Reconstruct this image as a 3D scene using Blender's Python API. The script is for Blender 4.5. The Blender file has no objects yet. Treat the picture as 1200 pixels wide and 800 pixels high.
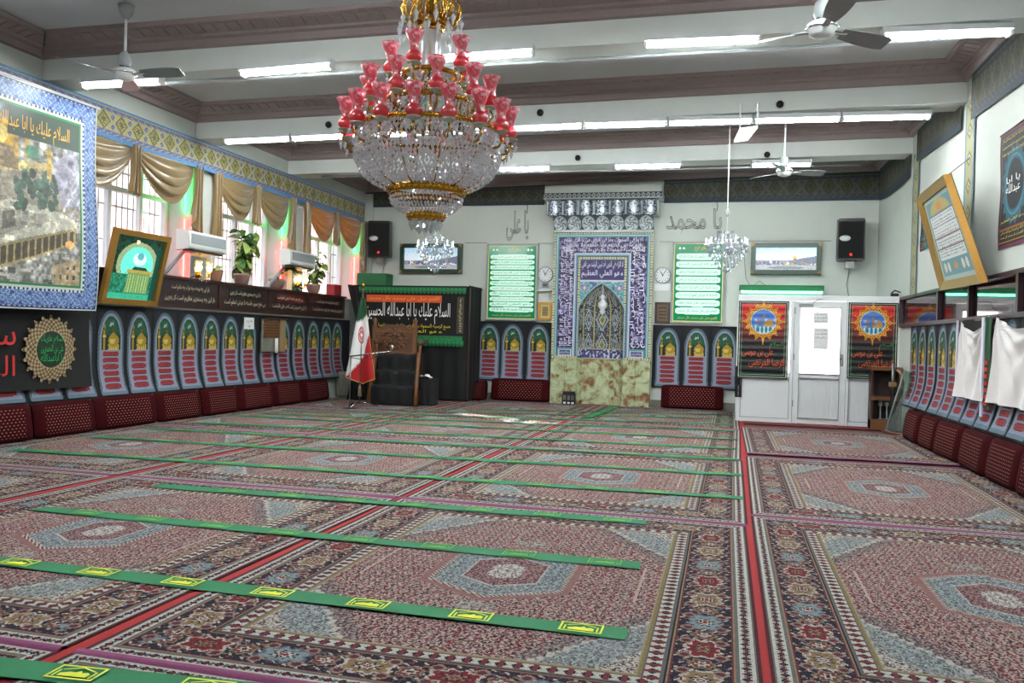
import bpy, math, random, unicodedata
import numpy as np
from mathutils import Vector, Matrix
random.seed(7)
RNG = np.random.default_rng(5)
SC = bpy.context.scene
COL = SC.collection
PI = math.pi

# ------------------------------------------------------------------ camera, sky, sun, exposure
CAM_H, FOCAL, YAW, PITCH, ROLL = 1.35, 982.65, .2573, -.0041, -.027   # focal length in pixels of a 1200 px wide frame
def cam_axes():
    cy, sy = math.cos(YAW), math.sin(YAW)
    fwd = np.array([-sy*math.cos(PITCH), cy*math.cos(PITCH), math.sin(PITCH)])
    r = np.array([cy, sy, 0.]); d = np.cross(fwd, r)
    cr, sr = math.cos(ROLL), math.sin(ROLL)
    return np.array([cr*r+sr*d, -sr*r+cr*d, fwd])
CM = cam_axes()
cam = bpy.data.cameras.new('camera'); camo = bpy.data.objects.new('camera', cam); COL.objects.link(camo)
cam.sensor_width = 36; cam.lens = FOCAL/1200*36; cam.clip_start = .05
camo.matrix_world = Matrix(((CM[0][0], -CM[1][0], -CM[2][0], 0), (CM[0][1], -CM[1][1], -CM[2][1], 0),
                            (CM[0][2], -CM[1][2], -CM[2][2], CAM_H), (0, 0, 0, 1)))
SC.camera = camo
W = bpy.data.worlds.new('sky'); SC.world = W; W.use_nodes = True
wn = W.node_tree.nodes; wl = W.node_tree.links
bg = wn['Background']; bg.inputs[1].default_value = 7.5
tc = wn.new('ShaderNodeTexCoord'); sp = wn.new('ShaderNodeSeparateXYZ'); rp = wn.new('ShaderNodeValToRGB')
wl.new(tc.outputs['Generated'], sp.inputs[0]); wl.new(sp.outputs[2], rp.inputs[0]); wl.new(rp.outputs[0], bg.inputs[0])
rp.color_ramp.elements[0].color = (1, .97, .93, 1); rp.color_ramp.elements[1].color = (.62, .78, 1, 1)
sun = bpy.data.lights.new('sun', 'SUN'); sun.energy = 45; sun.angle = .009; sun.color = (1, .95, .86)
suno = bpy.data.objects.new('sun', sun); COL.objects.link(suno)
SUN_DIR = Vector((.80, -.40, -.50))
suno.rotation_euler = SUN_DIR.to_track_quat('-Z', 'Y').to_euler(); suno.location = (-20, 5, 15)
VS = SC.view_settings
VS.view_transform = 'Standard'; VS.look = 'None'; VS.gamma = 1; VS.use_curve_mapping = False; VS.exposure = 0.1
TUBE = 112.0                                                     # radiance of the fluorescent tubes

# ------------------------------------------------------------------ helpers
def ray(u, v):
    return np.array([(u-600)/FOCAL, (v-400)/FOCAL, 1.]) @ CM
def at(u, v, ax, val):
    """the point of a real plane (X, Y or Z = val) that the photograph shows at pixel u, v"""
    d = ray(u, v); i = 'XYZ'.index(ax); c = np.array([0, 0, CAM_H]); t = (val-c[i])/d[i]
    return c+t*d
XL, YB = -8.09, 17.45
RP, RS = np.array([2.86, 9.0, 0]), -.0237                       # right wall: a point on it and its slight skew
RN = np.array([1, -RS, 0.])
def rt(u, v, off=0.):
    d = ray(u, v); c = np.array([0, 0, CAM_H]); t = ((RP-c) @ RN+off)/(d @ RN)
    return c+t*d
def xr(y): return RP[0]+RS*(y-RP[1])
ROT_L, ROT_R = PI/2, -PI/2+.0237                                # local x to the right, y into the wall

def lin(c):
    c = np.asarray(c, float)
    return np.where(c <= .04045, c/12.92, ((c+.055)/1.055)**2.4)

MATS = {}
def mat(name, color, rough=.6, metal=0., emit=0., bump=0., scale=40., vary=.08, trans=0., spec=.5, emit_col=None, coat=0., sheen=0.):
    """colour in sRGB; noise varies colour and relief a little so no surface is dead flat"""
    m = bpy.data.materials.new(name); m.use_nodes = True; MATS[name] = m
    nt = m.node_tree; b = nt.nodes['Principled BSDF']
    c = tuple(lin(color))
    b.inputs['Roughness'].default_value = rough; b.inputs['Metallic'].default_value = metal
    b.inputs['Specular IOR Level'].default_value = spec
    b.inputs['Transmission Weight'].default_value = trans; b.inputs['Coat Weight'].default_value = coat
    b.inputs['Sheen Weight'].default_value = sheen
    t = nt.nodes.new('ShaderNodeTexCoord'); n = nt.nodes.new('ShaderNodeTexNoise')
    n.inputs['Scale'].default_value = scale; n.inputs['Detail'].default_value = 3
    nt.links.new(t.outputs['Object'], n.inputs['Vector'])
    mx = nt.nodes.new('ShaderNodeMix'); mx.data_type = 'RGBA'
    mx.inputs['A'].default_value = (*[x*(1-vary) for x in c], 1); mx.inputs['B'].default_value = (*[min(1, x*(1+vary)) for x in c], 1)
    nt.links.new(n.outputs[0], mx.inputs['Factor']); nt.links.new(mx.outputs['Result'], b.inputs['Base Color'])
    if emit:
        b.inputs['Emission Color'].default_value = (*(lin(emit_col or color)), 1); b.inputs['Emission Strength'].default_value = emit
    if bump:
        bp = nt.nodes.new('ShaderNodeBump'); bp.inputs['Strength'].default_value = bump; bp.inputs['Distance'].default_value = .01
        nt.links.new(n.outputs[0], bp.inputs['Height']); nt.links.new(bp.outputs[0], b.inputs['Normal'])
    return m
def print_mat(name, rough=.7, bump=0., emit=0., metal=0., scale=300., spec=.4):
    """flat print or weave: colours come from the mesh attribute 'Col'"""
    m = bpy.data.materials.new(name); m.use_nodes = True; MATS[name] = m
    nt = m.node_tree; b = nt.nodes['Principled BSDF']
    a = nt.nodes.new('ShaderNodeAttribute'); a.attribute_name = 'Col'
    t = nt.nodes.new('ShaderNodeTexCoord'); n = nt.nodes.new('ShaderNodeTexNoise'); n.inputs['Scale'].default_value = scale
    nt.links.new(t.outputs['Object'], n.inputs['Vector'])
    mx = nt.nodes.new('ShaderNodeMix'); mx.data_type = 'RGBA'; mx.blend_type = 'MULTIPLY'; mx.inputs['Factor'].default_value = .35
    nt.links.new(a.outputs['Color'], mx.inputs['A']); nt.links.new(n.outputs[0], mx.inputs['B'])
    g = nt.nodes.new('ShaderNodeMix'); g.data_type = 'RGBA'; g.blend_type = 'MULTIPLY'; g.inputs['Factor'].default_value = 1
    g.inputs['B'].default_value = (1.2, 1.2, 1.2, 1)
    nt.links.new(mx.outputs['Result'], g.inputs['A']); nt.links.new(g.outputs['Result'], b.inputs['Base Color'])
    b.inputs['Roughness'].default_value = rough; b.inputs['Metallic'].default_value = metal; b.inputs['Specular IOR Level'].default_value = spec
    if emit:
        nt.links.new(a.outputs['Color'], b.inputs['Emission Color']); b.inputs['Emission Strength'].default_value = emit
    if bump:
        bp = nt.nodes.new('ShaderNodeBump'); bp.inputs['Strength'].default_value = bump; bp.inputs['Distance'].default_value = .004
        nt.links.new(n.outputs[0], bp.inputs['Height']); nt.links.new(bp.outputs[0], b.inputs['Normal'])
    return m

def link(o, parent=None, loc=None, rot=None):
    COL.objects.link(o)
    if parent is not None: o.parent = parent
    if loc is not None: o.location = Vector([float(q) for q in loc])
    if rot is not None: o.rotation_euler = (0, 0, rot) if not hasattr(rot, '__len__') else rot
    return o
def tag(o, label=None, cat=None, group=None, kind=None):
    if label: o['label'] = label
    if cat: o['category'] = cat
    if group: o['group'] = group
    if kind: o['kind'] = kind
    return o
def thing(name, label, cat, loc=(0, 0, 0), rot=0, group=None):
    return tag(link(bpy.data.objects.new(name, None), None, loc, rot), label, cat, group)
def inst(name, mesh, parent=None, loc=None, rot=None, scale=None):
    o = link(bpy.data.objects.new(name, mesh), parent, loc, rot)
    if scale is not None: o.scale = scale
    return o
def copy_tree(o, parent=None):
    c = o.copy(); COL.objects.link(c); c.parent = parent
    for ch in list(o.children): copy_tree(ch, c)
    return c

class MB:
    """collects solids and builds them as one mesh object"""
    def __init__(s): s.v = []; s.f = []; s.m = []; s.sm = []; s.k = 0
    def add(s, vs, fs, smooth=False):
        o = len(s.v); s.v += [tuple(map(float, p)) for p in vs]
        for f in fs: s.f.append(tuple(i+o for i in f)); s.m.append(s.k); s.sm.append(smooth)
        return s
    def mat(s, k): s.k = k; return s
    def box(s, x0, x1, y0, y1, z0, z1, bev=0.):
        if bev <= 0:
            vs = [(x, y, z) for z in (z0, z1) for y in (y0, y1) for x in (x0, x1)]
            return s.add(vs, [(0, 2, 3, 1), (4, 5, 7, 6), (0, 1, 5, 4), (2, 6, 7, 3), (0, 4, 6, 2), (1, 3, 7, 5)])
        b = min(bev, (x1-x0)/2.01, (z1-z0)/2.01, (y1-y0)/2.01)
        def ring(i, z): return [(x0+i, y0+b, z), (x0+b, y0+i, z), (x1-b, y0+i, z), (x1-i, y0+b, z), (x1-i, y1-b, z), (x1-b, y1-i, z), (x0+b, y1-i, z), (x0+i, y1-b, z)]
        vs = ring(b*.8, z0)+ring(0, z0+b)+ring(0, z1-b)+ring(b*.8, z1)
        fs = [tuple(range(7, -1, -1)), tuple(range(24, 32))]
        for r in range(3): fs += [(r*8+i, r*8+(i+1) % 8, r*8+8+(i+1) % 8, r*8+8+i) for i in range(8)]
        return s.add(vs, fs)
    def obox(s, c, ax, ay, az):
        c, ax, ay, az = (np.array(q, float) for q in (c, ax, ay, az))
        vs = [c+i*ax+j*ay+k*az for k in (-1, 1) for j in (-1, 1) for i in (-1, 1)]
        return s.add(vs, [(0, 2, 3, 1), (4, 5, 7, 6), (0, 1, 5, 4), (2, 6, 7, 3), (0, 4, 6, 2), (1, 3, 7, 5)])
    def path(s, pts, r, n=6, caps=True, smooth=True):
        pts = [np.array(p, float) for p in pts]; N = len(pts)
        rs = r if hasattr(r, '__len__') else [r]*N
        t0 = pts[1]-pts[0]; a = np.cross(t0, [0, 0, 1.]) if abs(t0[2]) < .9*np.linalg.norm(t0) else np.cross(t0, [1., 0, 0])
        a /= np.linalg.norm(a)+1e-12; vs = []
        for i in range(N):
            t = pts[min(i+1, N-1)]-pts[max(i-1, 0)]; t = t/(np.linalg.norm(t)+1e-12)
            a = a-t*(a @ t); a /= np.linalg.norm(a)+1e-12; b = np.cross(t, a)
            vs += [pts[i]+rs[i]*(math.cos(2*PI*k/n)*a+math.sin(2*PI*k/n)*b) for k in range(n)]
        fs = [(i*n+k, i*n+(k+1) % n, i*n+n+(k+1) % n, i*n+n+k) for i in range(N-1) for k in range(n)]
        if caps: fs += [tuple(range(n-1, -1, -1)), tuple(range((N-1)*n, N*n))]
        return s.add(vs, fs, smooth)
    def lathe(s, prof, n=16, c=(0, 0, 0), a0=0., a1=2*PI, smooth=True, flute=0., nf=0):
        full = abs(a1-a0-2*PI) < 1e-6; k = n if full else n+1; vs = []
        for r, z in prof:
            for i in range(k):
                a = a0+(a1-a0)*i/n; q = r*(1+flute*math.cos(nf*a)) if nf else r
                vs.append((c[0]+q*math.cos(a), c[1]+q*math.sin(a), c[2]+z))
        fs = []
        for j in range(len(prof)-1):
            for i in range(n):
                i2 = (i+1) % k if full else i+1
                fs.append((j*k+i, j*k+i2, j*k+k+i2, j*k+k+i))
        return s.add(vs, fs, smooth)
    def prism(s, poly, y0, y1):
        n = len(poly); vs = [(x, y0, z) for x, z in poly]+[(x, y1, z) for x, z in poly]
        return s.add(vs, [tuple(range(n)), tuple(range(2*n-1, n-1, -1))]+[(i, n+i, n+(i+1) % n, (i+1) % n) for i in range(n)])
    def flat(s, poly, y=0.):
        return s.add([(x, y, z) for x, z in poly], [tuple(range(len(poly)))])
    def ball(s, c, r, n=8, m=6, smooth=True):
        r = r if hasattr(r, '__len__') else (r, r, r)
        vs = [(c[0], c[1], c[2]-r[2])]+[(c[0]+r[0]*math.sin(PI*j/m)*math.cos(2*PI*i/n), c[1]+r[1]*math.sin(PI*j/m)*math.sin(2*PI*i/n), c[2]-r[2]*math.cos(PI*j/m)) for j in range(1, m) for i in range(n)]+[(c[0], c[1], c[2]+r[2])]
        L = len(vs)-1
        fs = [(0, 1+(i+1) % n, 1+i) for i in range(n)]+[(L, L-n+i, L-n+(i+1) % n) for i in range(n)]
        fs += [(1+j*n+i, 1+j*n+(i+1) % n, 1+j*n+n+(i+1) % n, 1+j*n+n+i) for j in range(m-2) for i in range(n)]
        return s.add(vs, fs, smooth)
    def gem(s, c, r, h, n=4, up=.35, rot=0.):
        """cut crystal: two pyramids base to base, its axis upright"""
        vs = [(c[0]+r*math.cos(2*PI*i/n+rot), c[1]+r*math.sin(2*PI*i/n+rot), c[2]) for i in range(n)]+[(c[0], c[1], c[2]+h*up), (c[0], c[1], c[2]-h*(1-up))]
        return s.add(vs, [(i, (i+1) % n, n) for i in range(n)]+[((i+1) % n, i, n+1) for i in range(n)])
    def grid(s, fn, nu, nv, smooth=True, close_u=False):
        vs = [fn(i/nu, j/nv) for j in range(nv+1) for i in range(nu+1)]
        return s.add(vs, [(j*(nu+1)+i, j*(nu+1)+i+1, (j+1)*(nu+1)+i+1, (j+1)*(nu+1)+i) for j in range(nv) for i in range(nu)], smooth)
    def mesh(s, name, mats):
        me = bpy.data.meshes.new(name); me.from_pydata(s.v, [], s.f)
        for m in (mats if isinstance(mats, (list, tuple)) else [mats]): me.materials.append(MATS[m])
        me.polygons.foreach_set('material_index', s.m); me.polygons.foreach_set('use_smooth', s.sm); me.update()
        return me
    def build(s, name, mats, parent=None, loc=None, rot=None):
        return link(bpy.data.objects.new(name, s.mesh(name, mats)), parent, loc, rot)

def raster(name, img, fx, m, keep=None):
    """a fine mesh whose faces carry the print: img (h, w, 3) in sRGB, row 0 on top; fx maps u, v (0..1, v up) to points"""
    h, w = img.shape[:2]; img = img[::-1]
    u, v = np.meshgrid(np.linspace(0, 1, w+1), np.linspace(0, 1, h+1))
    X, Y, Z = (np.broadcast_to(np.asarray(q, float), u.shape) for q in fx(u, v))
    co = np.stack([X, Y, Z], -1).reshape(-1, 3)
    i = np.arange(h)[:, None]*(w+1)+np.arange(w)[None]
    q = np.stack([i, i+1, i+w+2, i+w+1], -1).reshape(-1, 4); c = img.reshape(-1, 3)
    if keep is not None: k = keep[::-1].reshape(-1); q = q[k]; c = c[k]
    me = bpy.data.meshes.new(name); n = len(q)
    me.vertices.add(len(co)); me.vertices.foreach_set('co', co.ravel())
    me.loops.add(n*4); me.loops.foreach_set('vertex_index', q.ravel().astype(np.int32))
    me.polygons.add(n); me.polygons.foreach_set('loop_start', np.arange(0, n*4, 4, dtype=np.int32))
    at_ = me.color_attributes.new('Col', 'BYTE_COLOR', 'CORNER')
    rgba = np.ones((n, 4, 4), np.float32); rgba[..., :3] = lin(np.clip(c, 0, 1))[:, None]
    at_.data.foreach_set('color', rgba.ravel())
    me.materials.append(MATS[m]); me.update(calc_edges=True); me.validate()
    return me

class Canvas:
    """a print laid out in metres, origin bottom left"""
    def __init__(s, w, h, cell, color):
        s.w, s.h = w, h; s.nx, s.ny = max(2, round(w/cell)), max(2, round(h/cell))
        s.x, s.y = np.meshgrid((np.arange(s.nx)+.5)/s.nx*w, (np.arange(s.ny)[::-1]+.5)/s.ny*h)
        s.a = np.ones((s.ny, s.nx, 3))*np.array(color)
    def fill(s, mask, c): s.a[mask] = c; return s
    def rect(s, x0, x1, y0, y1, c): return s.fill((s.x >= x0) & (s.x < x1) & (s.y >= y0) & (s.y < y1), c)
    def ell(s, cx, cy, rx, ry, c, n=2.): return s.fill(np.abs((s.x-cx)/rx)**n+np.abs((s.y-cy)/ry)**n < 1, c)
    def inside(s, poly):
        m = np.zeros(s.x.shape, bool); n = len(poly)
        for i in range(n):
            (x0, y0), (x1, y1) = poly[i], poly[(i+1) % n]
            if y0 == y1: continue
            m ^= ((y0 > s.y) != (y1 > s.y)) & (s.x < (x1-x0)*(s.y-y0)/(y1-y0)+x0)
        return m
    def poly(s, p, c): return s.fill(s.inside(p), c)
    def line(s, pts, wd, c):
        for (x0, y0), (x1, y1) in zip(pts, pts[1:]):
            dx, dy = x1-x0, y1-y0; L = dx*dx+dy*dy+1e-12
            t = np.clip(((s.x-x0)*dx+(s.y-y0)*dy)/L, 0, 1)
            s.fill((s.x-x0-t*dx)**2+(s.y-y0-t*dy)**2 < wd*wd/4, c)
        return s
    def noise(s, amt): s.a *= 1+amt*(RNG.random(s.a.shape[:2])[..., None]-.5)*2; return s

def smooth_noise(ny, nx, cells, seed=0):
    r = np.random.default_rng(seed); g = r.random((cells+2, int(cells*nx/ny)+2))
    y = np.linspace(0, g.shape[0]-1.001, ny); x = np.linspace(0, g.shape[1]-1.001, nx)
    iy, ix = y.astype(int), x.astype(int); fy, fx = (y-iy)[:, None], (x-ix)[None]
    fy, fx = fy*fy*(3-2*fy), fx*fx*(3-2*fx)
    return (g[iy][:, ix]*(1-fy)*(1-fx)+g[iy+1][:, ix]*fy*(1-fx)+g[iy][:, ix+1]*(1-fy)*fx+g[iy+1][:, ix+1]*fy*fx)

# ---- Arabic script: joined letter forms, laid out right to left
FORMS = {}
for cp in list(range(0xFE70, 0xFEFD))+list(range(0xFB50, 0xFBFF)):
    d = unicodedata.decomposition(chr(cp)).split()
    if len(d) >= 2 and d[0] in ('<isolated>', '<final>', '<initial>', '<medial>'):
        FORMS.setdefault(''.join(chr(int(q, 16)) for q in d[1:]), {})[d[0][1:-1]] = chr(cp)
def shape_text(s):
    out = []; toks = []; i = 0
    while i < len(s):
        if s[i:i+2] in ('\u0644\u0627', '\u0644\u0623', '\u0644\u0625', '\u0644\u0622'): toks.append(s[i:i+2]); i += 2
        else: toks.append(s[i]); i += 1
    def fw(t): return t in FORMS and 'initial' in FORMS[t]
    def bk(t): return t in FORMS and 'final' in FORMS[t]
    for k, t in enumerate(toks):
        if t not in FORMS: out.append(t); continue
        p = k > 0 and fw(toks[k-1]) and bk(t); n = k+1 < len(toks) and fw(t) and bk(toks[k+1])
        form = 'medial' if p and n else 'final' if p else 'initial' if n else 'isolated'
        out.append(FORMS[t].get(form) or FORMS[t].get('isolated') or t)
    return ''.join(reversed(out))
TXT = {}
def text_mesh(s, m, res=1, outline=0.):
    """writing as a flat mesh in x, z scaled to a unit box (returns mesh and width over height)"""
    key = (s, m, outline)
    if key in TXT: return TXT[key]
    c = bpy.data.curves.new('writing', 'FONT'); c.body = shape_text(s); c.resolution_u = res
    if outline: c.fill_mode = 'NONE'; c.bevel_depth = outline; c.bevel_resolution = 0
    o = bpy.data.objects.new('writing', c); COL.objects.link(o)
    dg = bpy.context.evaluated_depsgraph_get(); me = bpy.data.meshes.new_from_object(o.evaluated_get(dg))
    bpy.data.objects.remove(o); bpy.data.curves.remove(c)
    n = len(me.vertices); co = np.zeros(n*3); me.vertices.foreach_get('co', co); co = co.reshape(-1, 3)
    lo, hi = co.min(0), co.max(0); sz = np.maximum(hi-lo, 1e-6); q = np.zeros_like(co)
    q[:, 0] = (co[:, 0]-lo[0])/sz[0]-.5; q[:, 2] = (co[:, 1]-lo[1])/sz[1]-.5
    q[:, 1] = -co[:, 2]
    me.vertices.foreach_set('co', q.ravel()); me.materials.clear(); me.materials.append(MATS[m]); me.update()
    TXT[key] = (me, sz[0]/sz[1]); return TXT[key]
def write(s, m, parent, x, y, z, w, h, name='writing', rot=0.):
    """writing centred at x, z of its parent's face, stretched to w by h like drawn script"""
    me, _ = text_mesh(s, m)
    o = inst(name, me, parent, (x, y, z), (0, rot, 0)); o.scale = (w, 1, h); o['kind'] = 'stuff'; return o
def tex_board(name, canvas, m, parent=None, loc=None, rot=None, centre=True, y=0., keep=None):
    w, h = canvas.w, canvas.h; ox = -w/2 if centre else 0
    return inst(name, raster(name, canvas.a, lambda u, v: (ox+u*w, y+0*u, v*h), m, keep), parent, loc, rot)

# ------------------------------------------------------------------ materials
mat('plaster', (.745, .765, .742), .7, bump=.08, scale=3, vary=.05)
mat('ceiling_plaster', (.76, .77, .79), .75, bump=.05, scale=4, vary=.04)
mat('beam_plaster', (.85, .87, .86), .7, scale=5, vary=.04)
mat('molding', (.55, .49, .49), .6, scale=30, vary=.12, bump=.1)
mat('floor_base', (.35, .22, .2), .8)
mat('white_paint', (.84, .85, .86), .35, scale=20, vary=.03)
mat('white_plastic', (.85, .86, .85), .35)
mat('grey_plastic', (.55, .57, .58), .4)
mat('dark_plastic', (.03, .03, .035), .35)
mat('black_cloth', (.035, .035, .045), .9, bump=.3, scale=60, vary=.3)
mat('navy_cloth', (.045, .05, .08), .9, bump=.2, scale=80, vary=.25)
mat('chrome', (.8, .8, .82), .15, metal=1)
mat('steel', (.5, .5, .5), .3, metal=1)
mat('brass', (.78, .60, .22), .22, metal=1, scale=60, vary=.2)
mat('gold_frame', (.62, .46, .20), .35, metal=.6, scale=90, vary=.3, bump=.4)
mat('wood', (.40, .25, .13), .45, scale=14, vary=.25)
mat('wood_dark', (.20, .09, .06), .45, scale=16, vary=.25)
mat('shelf_dark', (.13, .06, .045), .6, scale=12, vary=.2)
mat('wood_carved', (.33, .20, .11), .5, scale=45, vary=.35, bump=.9)
mat('gold_satin', (.50, .41, .26), .25, sheen=.4, scale=50, vary=.12)
mat('gold_satin_backlit', (.72, .44, .18), .32, sheen=.4, scale=50, vary=.12)  # gold satin with the daylight behind the cloth put into its colour
mat('white_satin', (.82, .80, .80), .35, sheen=.4, scale=40, vary=.05)
mat('maroon', (.36, .05, .08), .9, scale=120, vary=.2, bump=.3)
mat('red_felt', (.55, .03, .05), .9, scale=80, vary=.2, bump=.2)
mat('purple_binding', (.47, .21, .37), .85, scale=70, vary=.25, bump=.3)
mat('strip_green', (.0, .41, .24), .8, scale=60, vary=.12, bump=.1)
mat('strip_yellow', (.80, .84, .16), .7)
mat('strip_faded', (.28, .58, .20), .7)
mat('ink_white', (.92, .92, .92), .7)
mat('ink_yellow', (.80, .72, .12), .7)
mat('ink_gold', (.86, .62, .16), .6)
mat('ink_green', (.08, .62, .30), .7)
mat('ink_dark', (.06, .10, .08), .7)
mat('ink_orange', (.78, .30, .12), .7)
mat('ink_red', (.72, .12, .10), .7)
mat('ink_cream', (.78, .72, .62), .7)
mat('ink_lilac', (.85, .84, .93), .35)
mat('sign_green', (.02, .36, .2), .6)
mat('wire_tube', (.36, .37, .36), .4)
mat('leaf', (.22, .38, .13), .5, scale=30, vary=.5)
mat('leaf_pale', (.58, .66, .36), .5, scale=40, vary=.35)
mat('terracotta', (.62, .50, .46), .7)
mat('tile_pale', (.66, .62, .5), .4, scale=8, vary=.2)
mat('rust_mat', (.42, .18, .12), .9, scale=40, vary=.3)
mat('grey_board', (.42, .42, .38), .6)
mat('red_box', (.55, .08, .12), .5)
mat('purple_frame', (.18, .10, .13), .4)
mat('outdoor', (.80, .77, .74), .8)
mat('outdoor_brick', (.78, .66, .62), .85, scale=9, vary=.15)
mat('tube_light', (1, .98, 1), .3, emit=TUBE, emit_col=(.97, 1, .995))
mat('tube_off', (.72, .74, .76), .3)
mat('tube_green', (.4, 1, .75), .3, emit=9, emit_col=(.45, 1, .8))
mat('neon_green', (.4, 1, .6), .3, emit=20, emit_col=(.15, 1, .45))
mat('neon_red', (1, .4, .4), .3, emit=20, emit_col=(1, .22, .2))
mat('bulb_warm', (1, .8, .5), .3, emit=160, emit_col=(1, .70, .34))
mat('led_red', (1, .1, .08), .3, emit=3)
mat('shade_pink', (.93, .48, .53), .1, trans=.55, scale=60, vary=.25, coat=.5)
mat('flag_white', (.86, .86, .86), .75); mat('flag_red', (.66, .08, .10), .75); mat('flag_green', (.03, .25, .13), .75)
mat('mirror', (.8, .85, .85), .08, metal=1)
for nm, kw in dict(print_cloth=dict(rough=.75), print_vinyl=dict(rough=.42, spec=.4), print_tile=dict(rough=.36, spec=.22), print_paper=dict(rough=.5),
                   carpet=dict(rough=.95, bump=.6, scale=400, spec=.1), print_screen=dict(rough=.15, emit=.5), print_backlit=dict(rough=.18, emit=.55),
                   print_glow=dict(rough=.12, emit=.42), print_silver=dict(rough=.22, metal=.1)).items(): print_mat(nm, **kw)
mat('frame_green', (.04, .20, .14), .3); mat('tile_silver', (.58, .61, .62), .2, metal=.0, scale=60, vary=.35, bump=.3); mat('tile_dark', (.25, .27, .32), .25, scale=80, vary=.4)
mat('fan_blade', (.50, .51, .52), .3, metal=.3); mat('panel_white', (.92, .93, .93), .4, emit=1.6)
mat('cup_glass', (.72, .74, .66), .1, trans=.35, vary=.1)
def glassy(name, clear, glossy, body, wc, wg, scale=0.):
    """cut or pressed glass: part clear, part sparkling reflection, part milky body"""
    m = bpy.data.materials.new(name); m.use_nodes = True; MATS[name] = m; nt = m.node_tree; nt.nodes.clear(); N = nt.nodes.new; L = nt.links.new
    o = N('ShaderNodeOutputMaterial'); t = N('ShaderNodeBsdfTransparent'); g = N('ShaderNodeBsdfGlossy'); d = N('ShaderNodeBsdfDiffuse'); s = N('ShaderNodeBsdfTranslucent')
    t.inputs[0].default_value = (*lin(clear), 1); g.inputs[0].default_value = (*lin(glossy), 1); g.inputs['Roughness'].default_value = .06
    for n in (d, s): n.inputs[0].default_value = (*lin(body), 1)
    a, b, c = N('ShaderNodeMixShader'), N('ShaderNodeMixShader'), N('ShaderNodeMixShader'); a.inputs[0].default_value = .5
    L(d.outputs[0], a.inputs[1]); L(s.outputs[0], a.inputs[2]); b.inputs[0].default_value = wg; c.inputs[0].default_value = wc
    L(a.outputs[0], b.inputs[1]); L(g.outputs[0], b.inputs[2]); L(b.outputs[0], c.inputs[1]); L(t.outputs[0], c.inputs[2]); L(c.outputs[0], o.inputs[0])
    if scale:
        tc_ = N('ShaderNodeTexCoord'); n = N('ShaderNodeTexNoise'); n.inputs['Scale'].default_value = scale; L(tc_.outputs['Object'], n.inputs['Vector']); r = N('ShaderNodeValToRGB')
        r.color_ramp.elements[0].position = .50; r.color_ramp.elements[0].color = (*lin(body), 1); r.color_ramp.elements[1].position = .68; r.color_ramp.elements[1].color = (*lin((.95, .90, .92)), 1)
        L(n.outputs[0], r.inputs[0]); L(r.outputs[0], d.inputs[0]); L(r.outputs[0], s.inputs[0])
glassy('crystal', (.97, .98, 1), (.96, .97, 1), (.95, .96, .97), .24, .60)
glassy('crystal_pale', (.97, .98, 1), (.90, .92, .94), (.80, .83, .84), .52, .55)
glassy('shade_red', (.95, .3, .35), (1, .9, .9), (.84, .20, .28), .25, .25)
glassy('shade_pink', (1, .75, .8), (1, .95, .95), (.86, .36, .45), .32, .25, 30)
def pane_mat(name, tint, refl=.12, rough=.0, diffuse=0.):
    m = bpy.data.materials.new(name); m.use_nodes = True; MATS[name] = m; nt = m.node_tree; nt.nodes.clear()
    o = nt.nodes.new('ShaderNodeOutputMaterial'); t = nt.nodes.new('ShaderNodeBsdfTransparent'); g = nt.nodes.new('ShaderNodeBsdfGlossy')
    t.inputs[0].default_value = (*tint, 1); g.inputs['Roughness'].default_value = rough
    a = nt.nodes.new('ShaderNodeMixShader'); a.inputs[0].default_value = refl
    nt.links.new(t.outputs[0], a.inputs[1]); nt.links.new(g.outputs[0], a.inputs[2]); last = a
    if diffuse:
        d = nt.nodes.new('ShaderNodeBsdfTranslucent'); d.inputs[0].default_value = (.9, .92, .92, 1)
        e = nt.nodes.new('ShaderNodeMixShader'); e.inputs[0].default_value = diffuse
        nt.links.new(a.outputs[0], e.inputs[1]); nt.links.new(d.outputs[0], e.inputs[2]); last = e
    nt.links.new(last.outputs[0], o.inputs[0])
pane_mat('pane', (.95, .96, .97), .10); pane_mat('pane_frosted', (.9, .92, .93), .06, .05, .35)
pane_mat('pane_pink', (.72, .52, .58), .35, .03); pane_mat('pane_green', (.74, .86, .80), .16)

def marble_mat():
    m = bpy.data.materials.new('marble'); m.use_nodes = True; MATS['marble'] = m; nt = m.node_tree; b = nt.nodes['Principled BSDF']
    t = nt.nodes.new('ShaderNodeTexCoord'); oi = nt.nodes.new('ShaderNodeObjectInfo'); va = nt.nodes.new('ShaderNodeVectorMath')
    sc = nt.nodes.new('ShaderNodeVectorMath'); sc.operation = 'SCALE'; sc.inputs[3].default_value = 1.0
    nt.links.new(oi.outputs['Location'], sc.inputs[0]); nt.links.new(t.outputs['Object'], va.inputs[0]); nt.links.new(sc.outputs[0], va.inputs[1])
    n = nt.nodes.new('ShaderNodeTexNoise'); n.inputs['Scale'].default_value = 5.2; n.inputs['Detail'].default_value = 9; n.inputs['Roughness'].default_value = .62; n.inputs['Distortion'].default_value = .8
    nt.links.new(va.outputs[0], n.inputs['Vector']); r = nt.nodes.new('ShaderNodeValToRGB'); nt.links.new(n.outputs[0], r.inputs[0]); e = r.color_ramp.elements
    e[0].position = .30; e[0].color = (*lin((.36, .24, .17)), 1); e[1].position = .62; e[1].color = (*lin((.70, .73, .60)), 1)
    for p, c in ((.40, (.52, .40, .28)), (.47, (.60, .60, .46)), (.54, (.67, .70, .56)), (.75, (.78, .81, .70))):
        x = e.new(p); x.color = (*lin(c), 1)
    nt.links.new(r.outputs[0], b.inputs['Base Color']); b.inputs['Roughness'].default_value = .2
marble_mat()
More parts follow.
